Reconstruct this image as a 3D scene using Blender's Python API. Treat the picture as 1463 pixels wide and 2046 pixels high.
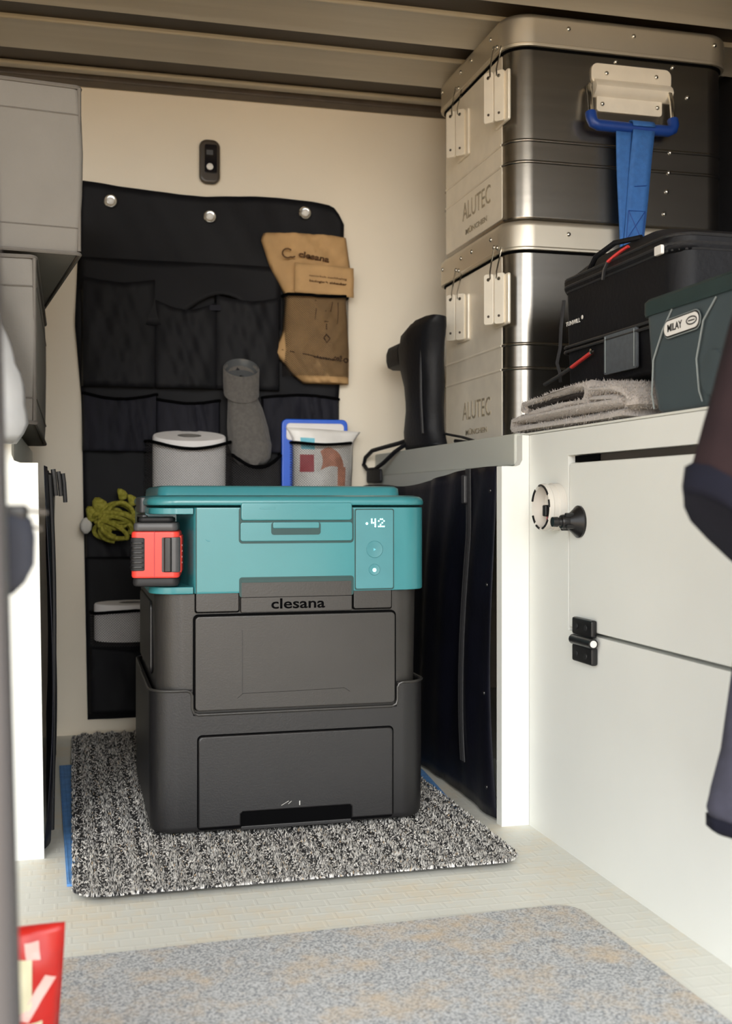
import bpy, bmesh, math, random
import numpy as np
from mathutils import Vector, Matrix
random.seed(7); np.random.seed(7)
scene = bpy.context.scene
for o in list(bpy.data.objects): bpy.data.objects.remove(o)
COL = scene.collection
PI = math.pi

# ------------------------------------------------------------------ camera, world, sun, exposure
# metres; x to the right, y into the van, z up; the camera stands at the open end of the van
cd = bpy.data.cameras.new('camera'); cam = bpy.data.objects.new('camera', cd); COL.objects.link(cam)
cam.location = (0, 0, 0.475); cam.rotation_euler = (PI/2, 0, -math.radians(14.55))
cd.sensor_fit = 'HORIZONTAL'; cd.sensor_width = 36; cd.lens = 56.03
cd.shift_y = -0.0157; cd.clip_start = 0.02
cd.dof.use_dof = True; cd.dof.focus_distance = 1.62; cd.dof.aperture_fstop = 9.0
scene.camera = cam

w = bpy.data.worlds.new('sky'); scene.world = w; w.use_nodes = True
bgn = w.node_tree.nodes['Background']
bgn.inputs[0].default_value = (0.90, 0.95, 1.0, 1); bgn.inputs[1].default_value = 2.6

sd = bpy.data.lights.new('sun', 'SUN'); sd.energy = 2.7; sd.angle = math.radians(38); sd.color = (1, 0.97, 0.91)
sun = bpy.data.objects.new('sun', sd); COL.objects.link(sun)
sun.rotation_euler = Vector((0.19, 0.94, -0.27)).to_track_quat('-Z', 'Y').to_euler()

pd = bpy.data.lights.new('door_opening', 'AREA'); pd.shape = 'RECTANGLE'; pd.size = 3.2; pd.size_y = 2.2
pd.cycles.is_portal = True; pd.energy = 0
po = bpy.data.objects.new('door_opening', pd); COL.objects.link(po)
po.location = (0.3, -0.06, 0.5); po.rotation_euler = (PI/2, 0, 0)

vs = scene.view_settings
vs.view_transform = 'Standard'; vs.look = 'None'; vs.gamma = 1; vs.use_curve_mapping = False
vs.exposure = 0.35

# ------------------------------------------------------------------ materials
def lin(c):
    return tuple(((v/255)/12.92 if v/255 <= .04045 else ((v/255+.055)/1.055)**2.4) for v in c)
def material(name, rgb, rough=.5, metal=0, var=.06, vscale=30, bump=0, bscale=200, rgb2=None, stretch=None, coat=0, sheen=0, spec=.5):
    m = bpy.data.materials.new(name); m.use_nodes = True; nt = m.node_tree; N = nt.nodes; L = nt.links
    b = N['Principled BSDF']; c = lin(rgb)
    b.inputs['Roughness'].default_value = rough; b.inputs['Metallic'].default_value = metal
    b.inputs['Specular IOR Level'].default_value = spec
    if coat: b.inputs['Coat Weight'].default_value = coat; b.inputs['Coat Roughness'].default_value = .15
    if sheen: b.inputs['Sheen Weight'].default_value = sheen
    tc = N.new('ShaderNodeTexCoord'); mp = N.new('ShaderNodeMapping')
    if stretch: mp.inputs['Scale'].default_value = stretch
    L.new(tc.outputs['Object'], mp.inputs[0])
    nz = N.new('ShaderNodeTexNoise'); nz.inputs['Scale'].default_value = vscale; nz.inputs['Detail'].default_value = 4
    L.new(mp.outputs[0], nz.inputs['Vector'])
    rp = N.new('ShaderNodeValToRGB'); L.new(nz.outputs['Fac'], rp.inputs[0])
    c2 = lin(rgb2) if rgb2 else tuple(min(1, v*(1+var)) for v in c); c1 = c if rgb2 else tuple(v*(1-var) for v in c)
    rp.color_ramp.elements[0].position = .35; rp.color_ramp.elements[1].position = .65
    rp.color_ramp.elements[0].color = (*c1, 1); rp.color_ramp.elements[1].color = (*c2, 1)
    L.new(rp.outputs[0], b.inputs['Base Color'])
    if bump:
        n2 = N.new('ShaderNodeTexNoise'); n2.inputs['Scale'].default_value = bscale; n2.inputs['Detail'].default_value = 3
        L.new(mp.outputs[0], n2.inputs['Vector'])
        bp = N.new('ShaderNodeBump'); bp.inputs['Strength'].default_value = bump; bp.inputs['Distance'].default_value = .002
        L.new(n2.outputs['Fac'], bp.inputs['Height']); L.new(bp.outputs[0], b.inputs['Normal'])
    return m
def emitter(name, rgb, k):
    m = bpy.data.materials.new(name); m.use_nodes = True; b = m.node_tree.nodes['Principled BSDF']
    b.inputs['Base Color'].default_value = (*lin(rgb), 1); b.inputs['Emission Color'].default_value = (*lin(rgb), 1)
    b.inputs['Emission Strength'].default_value = k; return m
def mesh_net(name, rgb, pitch=.0035, fill=.62):
    # see-through netting: a fine diagonal grid of threads
    m = bpy.data.materials.new(name); m.use_nodes = True; nt = m.node_tree; N = nt.nodes; L = nt.links
    b = N['Principled BSDF']; b.inputs['Base Color'].default_value = (*lin(rgb), 1); b.inputs['Roughness'].default_value = .8
    tc = N.new('ShaderNodeTexCoord'); mp = N.new('ShaderNodeMapping'); mp.inputs['Rotation'].default_value = (0, PI/4, 0)
    L.new(tc.outputs['Object'], mp.inputs[0]); sx = N.new('ShaderNodeSeparateXYZ'); L.new(mp.outputs[0], sx.inputs[0])
    outs = []
    for ax in ('X', 'Z'):
        a = N.new('ShaderNodeMath'); a.operation = 'MULTIPLY'; a.inputs[1].default_value = 1/pitch; L.new(sx.outputs[ax], a.inputs[0])
        f = N.new('ShaderNodeMath'); f.operation = 'FRACT'; L.new(a.outputs[0], f.inputs[0])
        g = N.new('ShaderNodeMath'); g.operation = 'GREATER_THAN'; g.inputs[1].default_value = math.sqrt(1-fill); L.new(f.outputs[0], g.inputs[0])
        outs.append(g)
    mx = N.new('ShaderNodeMath'); mx.operation = 'MAXIMUM'; L.new(outs[0].outputs[0], mx.inputs[0]); L.new(outs[1].outputs[0], mx.inputs[1])
    L.new(mx.outputs[0], b.inputs['Alpha']); return m

M = {}
M['panel'] = material('white_laminate', (229, 230, 225), .5, var=.015, vscale=6)
M['wall'] = material('wall_lining', (240, 229, 209), .55, var=.02, vscale=5, bump=.05, bscale=350)
M['shell'] = material('dark_felt_lining', (38, 37, 42), .95, var=.1, vscale=40)  # even dark colour for the right wall behind the crates
M['slat'] = material('painted_steel_slat', (186, 181, 170), .36, var=.05, vscale=8, stretch=(.3, 6, 1))
M['recess'] = material('brown_grey_steel', (60, 52, 46), .5, var=.1, vscale=12)
M['trimdark'] = material('dark_brown_trim', (70, 60, 52), .5, var=.15, vscale=30)
M['gravel'] = material('pale_gravel', (226, 182, 120), .95, var=.12, vscale=3)
M['worktop'] = material('worktop_grey_white', (222, 222, 214), .4, var=.015, vscale=6)
M['edge'] = material('grey_edge_band', (188, 190, 182), .45, var=.02, vscale=6)
M['black'] = material('black_plastic', (20, 20, 22), .35, var=.1)
M['blackm'] = material('matt_black_plastic', (24, 24, 27), .6, var=.1)
M['navy'] = material('navy_black_nylon', (10, 11, 22), .5, spec=.3, var=.25, vscale=14, bump=.25, bscale=60)
M['org'] = material('black_organiser_cloth', (8, 8, 14), .7, var=.25, vscale=10, bump=.3, bscale=60, spec=.35)
M['org2'] = material('charcoal_elastic_cloth', (27, 27, 36), .8, spec=.35, var=.2, vscale=16, bump=.3, bscale=60, stretch=(4, 1, .6))
M['net'] = mesh_net('black_netting', (66, 62, 62), .0036, .22)
M['net2'] = mesh_net('brown_black_netting', (44, 36, 30), .0030, .28)
M['teal'] = material('teal_plastic', (58, 129, 136), .28, var=.03, vscale=10, bump=.03, bscale=500, coat=.25)
M['teald'] = material('teal_gasket', (10, 58, 58), .5, var=.05)
M['tealp'] = material('teal_control_film', (68, 130, 138), .42, var=.03)
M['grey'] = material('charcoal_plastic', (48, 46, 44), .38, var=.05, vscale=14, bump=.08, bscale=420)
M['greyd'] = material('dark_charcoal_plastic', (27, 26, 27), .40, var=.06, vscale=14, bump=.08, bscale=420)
M['groove'] = material('black_joint', (6, 6, 7), .9, var=.05, spec=.05)
M['scuff'] = material('pale_scuff', (190, 188, 184), .7, var=.15, vscale=200)
M['red'] = material('red_battery_plastic', (222, 62, 52), .38, var=.04)
M['gun'] = material('grey_battery_plastic', (70, 70, 72), .4, var=.06)
M['led'] = emitter('display_light', (200, 255, 246), 2.2)
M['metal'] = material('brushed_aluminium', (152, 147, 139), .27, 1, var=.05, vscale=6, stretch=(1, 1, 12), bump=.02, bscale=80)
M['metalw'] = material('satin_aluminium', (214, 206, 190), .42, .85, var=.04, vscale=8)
M['metalp'] = material('powdered_white_aluminium', (244, 236, 220), .4, .2, var=.03)  # pale crate fittings; on the side sheet it carries the light
M['chrome'] = material('polished_steel', (220, 218, 212), .14, 1, var=.02)
M['emb'] = material('embossed_shadow_ink', (172, 160, 138), .5, .3, var=.05)
M['blue'] = material('blue_webbing', (52, 104, 172), .75, var=.08, vscale=120, bump=.3, bscale=600)
M['bluer'] = material('blue_rubber_grip', (22, 62, 140), .42, var=.06)
M['bluemat'] = material('blue_ribbed_underlay', (96, 150, 212), .7, var=.1, vscale=60)
M['kraft'] = material('kraft_paper', (190, 152, 104), .8, var=.08, vscale=24, bump=.25, bscale=40)
M['ink'] = material('brown_print', (92, 62, 34), .8, var=.05)
M['knit'] = material('grey_knit', (98, 94, 90), .95, var=.12, vscale=140, bump=.6, bscale=500, sheen=.2)
M['cupin'] = material('grey_glazed_inside', (84, 86, 88), .2, var=.04)
M['paper'] = material('white_paper', (238, 234, 232), .75, var=.02, bump=.08, bscale=80)
M['brightblue'] = material('bright_blue_plastic', (12, 92, 214), .35, var=.04)
M['pouchw'] = material('white_foil', (236, 232, 226), .35, var=.03, bump=.25, bscale=30)
M['print_red'] = material('red_print', (176, 58, 66), .5, var=.1)
M['print_tan'] = material('tan_print', (206, 140, 112), .5, var=.15, vscale=80)
M['print_cyan'] = material('cyan_print', (110, 196, 214), .5, var=.08)
M['lime'] = material('yellow_green_cord', (132, 128, 30), .8, var=.2, vscale=160, bump=.8, bscale=380, rgb2=(170, 162, 66))
M['fluff'] = material('off_white_fibre', (206, 202, 194), .95, var=.06)
M['canvas'] = material('grey_canvas', (122, 119, 114), .85, var=.03, vscale=18, bump=.2, bscale=300)
M['canvasd'] = material('grey_canvas_piping', (104, 100, 95), .85, var=.05, vscale=60)
M['ballistic'] = material('black_ballistic_nylon', (17, 18, 23), .6, spec=.35, var=.15, vscale=20, bump=.3, bscale=140)
M['cord'] = material('black_zip_tape', (46, 46, 48), .45, var=.15, vscale=200)
M['greyfab'] = material('slate_grey_patch', (84, 90, 96), .8, var=.08, vscale=120)
M['redp'] = material('red_pull_tab', (206, 60, 58), .4, var=.08)
M['white'] = material('white_plastic', (236, 234, 230), .4, var=.02)
M['pannier'] = material('green_grey_coated_fabric', (70, 81, 85), .34, var=.06, vscale=9, bump=.12, bscale=12)
M['pannierd'] = material('dark_green_rim', (40, 56, 56), .5, var=.08)
M['seam'] = material('pale_weld_seam', (138, 146, 146), .5, var=.05)
M['towel'] = material('grey_terry', (176, 168, 162), .98, var=.12, vscale=160, bump=1, bscale=380, sheen=.3)
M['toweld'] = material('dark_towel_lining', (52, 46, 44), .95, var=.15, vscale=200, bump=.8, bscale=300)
M['maroon'] = material('dark_maroon_fabric', (30, 20, 23), .9, var=.15, vscale=16, rgb2=(38, 26, 28), spec=.2)
M['navyfab'] = material('navy_lining_fabric', (17, 18, 30), .9, var=.15, vscale=30, spec=.2)
M['slate'] = material('slate_fleece', (50, 50, 63), .92, var=.12, vscale=60, bump=.3, bscale=200)
M['puffer'] = material('pale_grey_quilted_nylon', (170, 172, 174), .4, var=.05, vscale=20, bump=.15, bscale=40)
M['pillar'] = material('dark_grey_door_edge', (74, 72, 74), .5, var=.04, vscale=8)
M['denim'] = material('dark_blue_grey_fabric', (46, 50, 62), .8, var=.15, vscale=30)
M['foil_red'] = material('glossy_red_wrapper', (206, 38, 30), .3, var=.1, vscale=22, bump=.5, bscale=25)
M['cream'] = material('cream_wrapper_print', (222, 214, 178), .4, var=.04)
M['pinkp'] = material('pale_pink_wrapper_print', (238, 190, 180), .4, var=.05)
M['clear'] = material('clear_ring_plastic', (212, 208, 200), .1, var=.02)
M['pink'] = material('pink_wire', (206, 120, 128), .5, var=.06)
M['glassd'] = material('dark_screen', (14, 14, 22), .12, var=.05)
M['bronze'] = material('dark_bronze_plastic', (58, 48, 36), .35, var=.08)

# floor sheet: raised chequer of small bars, with sandy dust
def floor_material():
    m = bpy.data.materials.new('embossed_grey_vinyl'); m.use_nodes = True; nt = m.node_tree; N = nt.nodes; L = nt.links
    b = N['Principled BSDF']; b.inputs['Roughness'].default_value = .5
    tc = N.new('ShaderNodeTexCoord')
    br = N.new('ShaderNodeTexBrick'); br.inputs['Scale'].default_value = 19; br.inputs['Mortar Size'].default_value = .05
    br.inputs['Mortar Smooth'].default_value = .6; br.inputs['Brick Width'].default_value = .62; br.inputs['Row Height'].default_value = .42
    L.new(tc.outputs['Object'], br.inputs['Vector'])
    nz = N.new('ShaderNodeTexNoise'); nz.inputs['Scale'].default_value = 7; nz.inputs['Detail'].default_value = 8; nz.inputs['Roughness'].default_value = .75
    L.new(tc.outputs['Object'], nz.inputs['Vector'])
    rp = N.new('ShaderNodeValToRGB'); rp.color_ramp.elements[0].position = .48; rp.color_ramp.elements[1].position = .74
    rp.color_ramp.elements[0].color = (*lin((220, 220, 212)), 1); rp.color_ramp.elements[1].color = (*lin((228, 212, 184)), 1)
    L.new(nz.outputs['Fac'], rp.inputs[0]); L.new(rp.outputs[0], b.inputs['Base Color'])
    bp = N.new('ShaderNodeBump'); bp.inputs['Strength'].default_value = .14; bp.inputs['Distance'].default_value = .0015
    L.new(br.outputs['Fac'], bp.inputs['Height']); L.new(bp.outputs[0], b.inputs['Normal']); return m
M['floor'] = floor_material()
def speckle_material():
    m = bpy.data.materials.new('speckled_grey_carpet'); m.use_nodes = True; nt = m.node_tree; N = nt.nodes; L = nt.links
    b = N['Principled BSDF']; b.inputs['Roughness'].default_value = .95
    tc = N.new('ShaderNodeTexCoord')
    nz = N.new('ShaderNodeTexNoise'); nz.inputs['Scale'].default_value = 380; nz.inputs['Detail'].default_value = 4; nz.inputs['Roughness'].default_value = .7
    L.new(tc.outputs['Object'], nz.inputs['Vector'])
    rp = N.new('ShaderNodeValToRGB'); rp.color_ramp.elements[0].position = .40; rp.color_ramp.elements[1].position = .57
    rp.color_ramp.elements[0].color = (*lin((126, 129, 134)), 1); rp.color_ramp.elements[1].color = (*lin((200, 202, 203)), 1)
    L.new(nz.outputs['Fac'], rp.inputs[0])
    n2 = N.new('ShaderNodeTexNoise'); n2.inputs['Scale'].default_value = 9; n2.inputs['Detail'].default_value = 9; n2.inputs['Roughness'].default_value = .8
    L.new(tc.outputs['Object'], n2.inputs['Vector'])
    r2 = N.new('ShaderNodeValToRGB'); r2.color_ramp.elements[0].position = .48; r2.color_ramp.elements[1].position = .72
    L.new(n2.outputs['Fac'], r2.inputs[0])
    mx = N.new('ShaderNodeMixRGB'); mx.inputs[2].default_value = (*lin((206, 182, 148)), 1)
    L.new(r2.outputs[0], mx.inputs[0]); L.new(rp.outputs[0], mx.inputs[1]); L.new(mx.outputs[0], b.inputs['Base Color'])
    bp = N.new('ShaderNodeBump'); bp.inputs['Strength'].default_value = .5; bp.inputs['Distance'].default_value = .001
    L.new(nz.outputs['Fac'], bp.inputs['Height']); L.new(bp.outputs[0], b.inputs['Normal']); return m
M['speckle'] = speckle_material()
def tuft_material():
    m = bpy.data.materials.new('salt_and_pepper_tufts'); m.use_nodes = True; nt = m.node_tree; N = nt.nodes; L = nt.links
    b = N['Principled BSDF']; b.inputs['Roughness'].default_value = .95
    ge = N.new('ShaderNodeNewGeometry'); rp = N.new('ShaderNodeValToRGB'); rp.color_ramp.interpolation = 'CONSTANT'
    e = rp.color_ramp.elements; e[0].position = 0; e[0].color = (*lin((26, 26, 29)), 1); e[1].position = .24; e[1].color = (*lin((96, 95, 95)), 1)
    k = e.new(.44); k.color = (*lin((190, 188, 185)), 1); k = e.new(.74); k.color = (*lin((246, 243, 238)), 1); k = e.new(.985); k.color = (*lin((214, 190, 158)), 1)
    L.new(ge.outputs['Random Per Island'], rp.inputs[0]); L.new(rp.outputs[0], b.inputs['Base Color']); return m
M['tuft'] = tuft_material()
M['matbase'] = material('dark_mat_backing', (44, 43, 44), .95, var=.2, vscale=200)

# ------------------------------------------------------------------ mesh helpers
def obj(name, me, mat, parent=None, smooth=35):
    o = bpy.data.objects.new(name, me); COL.objects.link(o)
    if mat and not me.materials: me.materials.append(M[mat] if isinstance(mat, str) else mat)
    if parent: o.parent = parent
    return o
class B:
    def __init__(s): s.v = []; s.f = []
    def add(s, vs, fs):
        k = len(s.v); s.v += [tuple(p) for p in vs]; s.f += [tuple(i+k for i in f) for f in fs]; return s
    def box(s, x0, x1, y0, y1, z0, z1):
        return s.add([(x0,y0,z0),(x1,y0,z0),(x1,y1,z0),(x0,y1,z0),(x0,y0,z1),(x1,y0,z1),(x1,y1,z1),(x0,y1,z1)],
                     [(3,2,1,0),(4,5,6,7),(0,1,5,4),(1,2,6,5),(2,3,7,6),(3,0,4,7)])
    def rings(s, rs, cap=True, close=True):
        n = len(rs[0]); k = len(s.v)
        for r in rs: s.v += [tuple(p) for p in r]
        for a in range(len(rs)-1):
            for i in range(n if close else n-1):
                j = (i+1) % n; s.f.append((k+a*n+i, k+a*n+j, k+(a+1)*n+j, k+(a+1)*n+i))
        if cap:
            s.f.append(tuple(k+i for i in reversed(range(n)))); s.f.append(tuple(k+(len(rs)-1)*n+i for i in range(n)))
        return s
    def slab(s, u0, u1, v0, v1, w0, w1, r=.01, b=.002, ax='z', seg=6, both=True):
        # rounded rectangle in (u, v), extruded along w; ax says which world axis w is
        def rr(d, wv):
            out = []; rad = max(r-d, .0004)
            for (cx, cy, a0) in ((u1-r, v1-r, 0), (u0+r, v1-r, PI/2), (u0+r, v0+r, PI), (u1-r, v0+r, 1.5*PI)):
                for i in range(seg+1):
                    a = a0+PI/2*i/seg; p = (cx+rad*math.cos(a), cy+rad*math.sin(a))
                    out.append({'z': (p[0], p[1], wv), 'y': (p[0], wv, p[1]), 'x': (wv, p[0], p[1])}[ax])
            return out
        rs = []
        q = ((1, 0), (.3, .3), (0, 1))
        rs += [rr(b*a, w0+(w1-w0 > 0 or -1)*0+b*c*(1 if w1 > w0 else -1)) for a, c in q] if both else [rr(0, w0)]
        rs += [rr(b*a, w1-b*c*(1 if w1 > w0 else -1)) for a, c in reversed(q)]
        return s.rings(rs)
    def tube(s, pts, rad, n=8, cap=True, flat=1.0):
        P = [Vector(p) for p in pts]; rs = []; up = None
        for i, p in enumerate(P):
            t = (P[min(i+1, len(P)-1)]-P[max(i-1, 0)]).normalized()
            if up is None: up = Vector((0, 0, 1)) if abs(t.z) < .9 else Vector((0, 1, 0))
            a = t.cross(up).normalized(); up = a.cross(t).normalized()
            r = rad[i] if isinstance(rad, (list, tuple)) else rad
            rs.append([p+a*math.cos(2*PI*k/n)*r+up*math.sin(2*PI*k/n)*r*flat for k in range(n)])
        return s.rings(rs, cap)
    def lathe(s, prof, c, axis, n=24):
        # prof: (radius, height along axis)
        ax = Vector(axis).normalized(); a = ax.orthogonal().normalized(); b = ax.cross(a); c = Vector(c)
        return s.rings([[c+ax*h+(a*math.cos(2*PI*k/n)+b*math.sin(2*PI*k/n))*max(r, .0001) for k in range(n)] for r, h in prof])
    def grid(s, fn, nu, nv):
        k = len(s.v)
        for i in range(nu+1):
            for j in range(nv+1): s.v.append(tuple(fn(i/nu, j/nv)))
        for i in range(nu):
            for j in range(nv):
                a = k+i*(nv+1)+j; s.f.append((a, a+nv+1, a+nv+2, a+1))
        return s
    def xf(s, m):
        s.v = [tuple(m @ Vector(p)) for p in s.v]; return s
    def build(s, name, mat, parent=None, smooth=38, thick=0, off=0):
        me = bpy.data.meshes.new(name); me.from_pydata(s.v, [], s.f)
        bm = bmesh.new(); bm.from_mesh(me)
        if not thick: bmesh.ops.recalc_face_normals(bm, faces=bm.faces)
        bm.to_mesh(me); bm.free()
        me.shade_smooth(); me.set_sharp_from_angle(angle=math.radians(smooth))
        o = obj(name, me, mat, parent)
        if thick:
            md = o.modifiers.new('thickness', 'SOLIDIFY'); md.thickness = thick; md.offset = off
        else:
            wn = o.modifiers.new('even_normals', 'WEIGHTED_NORMAL'); wn.keep_sharp = True; wn.weight = 100
        return o
def thing(name, label, cat, loc=(0, 0, 0), group=None):
    o = bpy.data.objects.new(name, None); COL.objects.link(o); o.location = loc; o.empty_display_size = .02
    o['label'] = label; o['category'] = cat
    if group: o['group'] = group
    return o
class at:
    # children are written in world metres; this shifts them below an Empty that stands at the thing's base
    pass
def settle(root):
    L0 = root.location.copy()
    for c in root.children: c.location = c.location-L0
def tag(o, label, cat, group=None):
    o['label'] = label; o['category'] = cat
    if group: o['group'] = group
    return o
def struct(o): o['kind'] = 'structure'; return o
FRONT = Matrix(((1,0,0),(0,0,-1),(0,1,0)))        # text facing -y
LEFTF = Matrix(((0,0,-1),(-1,0,0),(0,1,0)))       # text facing -x
def text(name, s, mat, parent, c, wdt, hgt, basis, depth=.0008, bold=0, shear=0, tilt=0):
    cu = bpy.data.curves.new('t', 'FONT'); cu.body = s; cu.align_x = 'CENTER'; cu.resolution_u = 3; cu.offset = bold; cu.shear = shear
    t = bpy.data.objects.new('t', cu); COL.objects.link(t)
    me = bpy.data.meshes.new_from_object(t.evaluated_get(bpy.context.evaluated_depsgraph_get()))
    bpy.data.objects.remove(t)
    co = np.array([v.co[:] for v in me.vertices]); lo = co.min(0); hi = co.max(0)
    bm = bmesh.new(); bm.from_mesh(me)
    ext = bmesh.ops.extrude_face_region(bm, geom=bm.faces[:])
    for g in ext['geom']:
        if isinstance(g, bmesh.types.BMVert): g.co.z = 1
    ct, st = math.cos(tilt), math.sin(tilt)
    for v in bm.verts:
        x = (v.co.x-(lo[0]+hi[0])/2)/(hi[0]-lo[0])*wdt; y = (v.co.y-(lo[1]+hi[1])/2)/(hi[1]-lo[1])*hgt
        p = basis @ Vector((x*ct-y*st, x*st+y*ct, v.co.z*depth)); v.co = p+Vector(c)
    bmesh.ops.recalc_face_normals(bm, faces=bm.faces)
    m2 = bpy.data.meshes.new(name); bm.to_mesh(m2); bm.free(); bpy.data.meshes.remove(me)
    return obj(name, m2, mat, parent)
def noise(x, y, z=0):
    return math.sin(x*1.7+y*2.3+z*1.1+.5)*.5+math.sin(x*3.9-y*3.1+z*2.7+1.7)*.3+math.sin(x*7.3+y*6.1-z*5.3)*.2
def rivet_mesh(r=.0042):
    b = B().lathe([(r, 0), (r*.96, r*.3), (r*.7, r*.62), (r*.3, r*.78), (0, r*.8)], (0, 0, 0), (0, -1, 0), 10)
    me = bpy.data.meshes.new('rivet'); me.from_pydata(b.v, [], b.f); me.shade_smooth(); me.materials.append(M['chrome']); return me

# ------------------------------------------------------------------ the setting
WY = 2.38
struct(B().box(-.76, 1.28, .25, WY+.02, -.03, 0).build('floor', 'floor'))
struct(B().box(-.76, 1.28, WY, WY+.02, 0, 1.40).build('wall_back', 'wall'))
struct(B().box(-.78, -.76, .95, WY+.02, -.03, 1.40).build('wall_left', 'wall'))
struct(B().box(1.28, 1.30, .25, WY+.02, -.03, 1.40).build('wall_right', 'shell'))
ceil = struct(B().box(-.78, 1.30, -.05, WY+.02, 1.332, 1.40).build('ceiling', 'recess'))
# long pressed-steel slats running across the ceiling, slightly bellied, with rolled edges
def slat_profile(w=.112):
    pr = [(-w/2+w*t, 1.3275-.012*t**2.4) for t in np.linspace(.05, .93, 12)]
    return [(-w/2-.001, 1.3315)]+[(-w/2-.001+.0035*(1-math.cos(a)), 1.3275-.0045*math.sin(a)) for a in np.linspace(.1, PI*.85, 5)]+pr+[(w/2-.003, 1.3152), (w/2, 1.3145), (w/2+.003, 1.3175), (w/2+.003, 1.3315)]
sp = slat_profile()
sb = B().rings([[(x, p[0], p[1]) for p in sp] for x in (-.755, 1.275)])
first = None
for k in range(11):
    yc = 2.152-k*.203
    if first is None: o = first = sb.build('slat', 'slat', ceil, smooth=50)
    else:
        o = bpy.data.objects.new('slat', first.data); COL.objects.link(o); o.parent = ceil
    o.location.y = yc
struct(B().slab(-.755, 1.275, 2.338, WY-.001, 1.312, 1.3315, .004, .004).build('trim_1', 'trimdark'))
struct(B().slab(-.755, 1.275, 2.310, 2.334, 1.322, 1.3315, .004, .004).build('trim_2', 'slat'))
struct(B().box(-12, 14, -22, .24, -.62, -.60).build('ground', 'gravel'))  # unseen ground, added to bounce warm light into the van
# the edge of the open door, close to the camera on the left, leaning a little
pb = B().slab(-.20, 0, -.02, .03, -.60, .95, .008, .004)
pb.xf(Matrix.Translation((-.0265, .60, 0)) @ Matrix(((1, 0, -.026, .007), (0, 1, 0, 0), (0, 0, 1, 0), (0, 0, 0, 1))))
struct(pb.build('trim_3', 'pillar'))

# ------------------------------------------------------------------ right-hand cabinet with hatch
cab = thing('storage_cabinet', 'white right-hand cabinet with hinged hatch and round socket beside the aisle', 'cabinet', (.66, 1.0, 0))
XF = .651
fbp = [(1.562, 0), (1.562, .5705), (.30, .5705), (.30, .536), (1.4215, .536), (1.4215, .3005), (.30, .3005), (.30, 0)]
B().rings([[(x, y, z) for y, z in fbp] for x in (XF, XF+.018)]).build('face_board', 'panel', cab)
B().box(XF+.02, 1.27, .30, 1.545, .002, .567).build('carcass', 'panel', cab)
# end board facing the camera, notched at the top where the worktop edge steps back
nb = B(); prof = [(.608, 0), (.6505, 0), (.6505, .5705), (.640, .5705), (.640, .534), (.636, .527), (.630, .525), (.608, .525)]
nb.rings([[(x, y, z) for x, z in prof] for y in (1.556, 1.576)]); nb.build('end_board', 'panel', cab)
hd = B().slab(.30, 1.4165, .305, .5255, XF-.001, XF+.016, .004, .003, 'x').build('hatch_door', 'panel', cab)
B().box(XF+.008, XF+.016, 1.344, 1.416, .5265, .5350).build('latch_gap', 'groove', cab)
sl = B().box(XF+.010, XF+.017, .30, 1.3435, .5265, .5350).build('finger_slot', 'recess', cab)
# hinge
hg = B().slab(1.330, 1.389, .299, .322, XF-.010, XF-.0012, .003, .003, 'x').build('hinge_leaf', 'black', hd)
B().slab(1.330, 1.389, .264, .287, XF-.010, XF-.0002, .003, .003, 'x').build('hinge_leaf', 'black', hd)
B().tube([(XF-.010, 1.324, .293), (XF-.010, 1.384, .293)], .0066, 12).build('hinge_barrel', 'black', hd)
B().lathe([(.0046, 0), (.0046, .001), (.003, .0016)], (XF-.010, 1.324, .293), (0, -1, 0), 12).build('hinge_pin', 'white', hd)
for yy in (1.346, 1.374):
    for zz in (.311, .275):
        B().lathe([(.0042, 0), (.0034, .0012), (.001, .0013)], (XF-.0095, yy, zz), (-1, 0, 0), 10).build('hinge_screw', 'blackm', hd)
# turn knob
B().lathe([(.021, 0), (.0215, .003), (.0185, .006), (.011, .015), (.0092, .017), (.0098, .024), (.0085, .027), (.0062, .0275), (.0056, .031), (.0068, .032), (.0064, .039), (.002, .0395)],
          (XF-.001, 1.383, .447), (-1, 0, 0), 24).build('turn_knob', 'black', hd)
for a in range(4):
    t = a*PI/2+.6
    B().lathe([(.0032, 0), (.0032, .018), (.0015, .019)], (XF-.006, 1.383+.0105*math.cos(t), .447+.0105*math.sin(t)), (-1, 0, 0), 8).build('knob_boss', 'black', hd)
# round clear socket on the stile: cup, ring with black marks, coiled wire and black plug
GY, GZ = 1.455, .466
so = B().lathe([(.033, 0), (.033, .010), (.0316, .011), (.0316, .018), (.0325, .019), (.0320, .024), (.0302, .0255), (.0275, .024), (.0272, .008), (.001, .007)], (XF-.0002, GY, GZ), (-1, 0, 0), 40).build('round_socket', 'clear', cab)
for a0, a1 in ((35, 100), (128, 165), (205, 228), (240, 262), (282, 326), (0, 20)):
    B().tube([(XF-.0254, GY-.0296*math.cos(math.radians(a)), GZ+.0296*math.sin(math.radians(a))) for a in np.linspace(a0, a1, 9)], .0017, 6).build('dial_mark', 'black', so)
B().tube([(XF-.010-.004*math.sin(t*1.7), GY-.014*math.cos(t)*.7, GZ+.002+.020*math.sin(t)) for t in np.linspace(0, 2*PI, 24)], .0022, 6).build('wire', 'pink', so)
B().slab(GY-.008, GY+.003, GZ-.013, GZ+.003, XF-.022, XF-.006, .002, .002, 'x').build('plug', 'black', so)
settle(cab)

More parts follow.
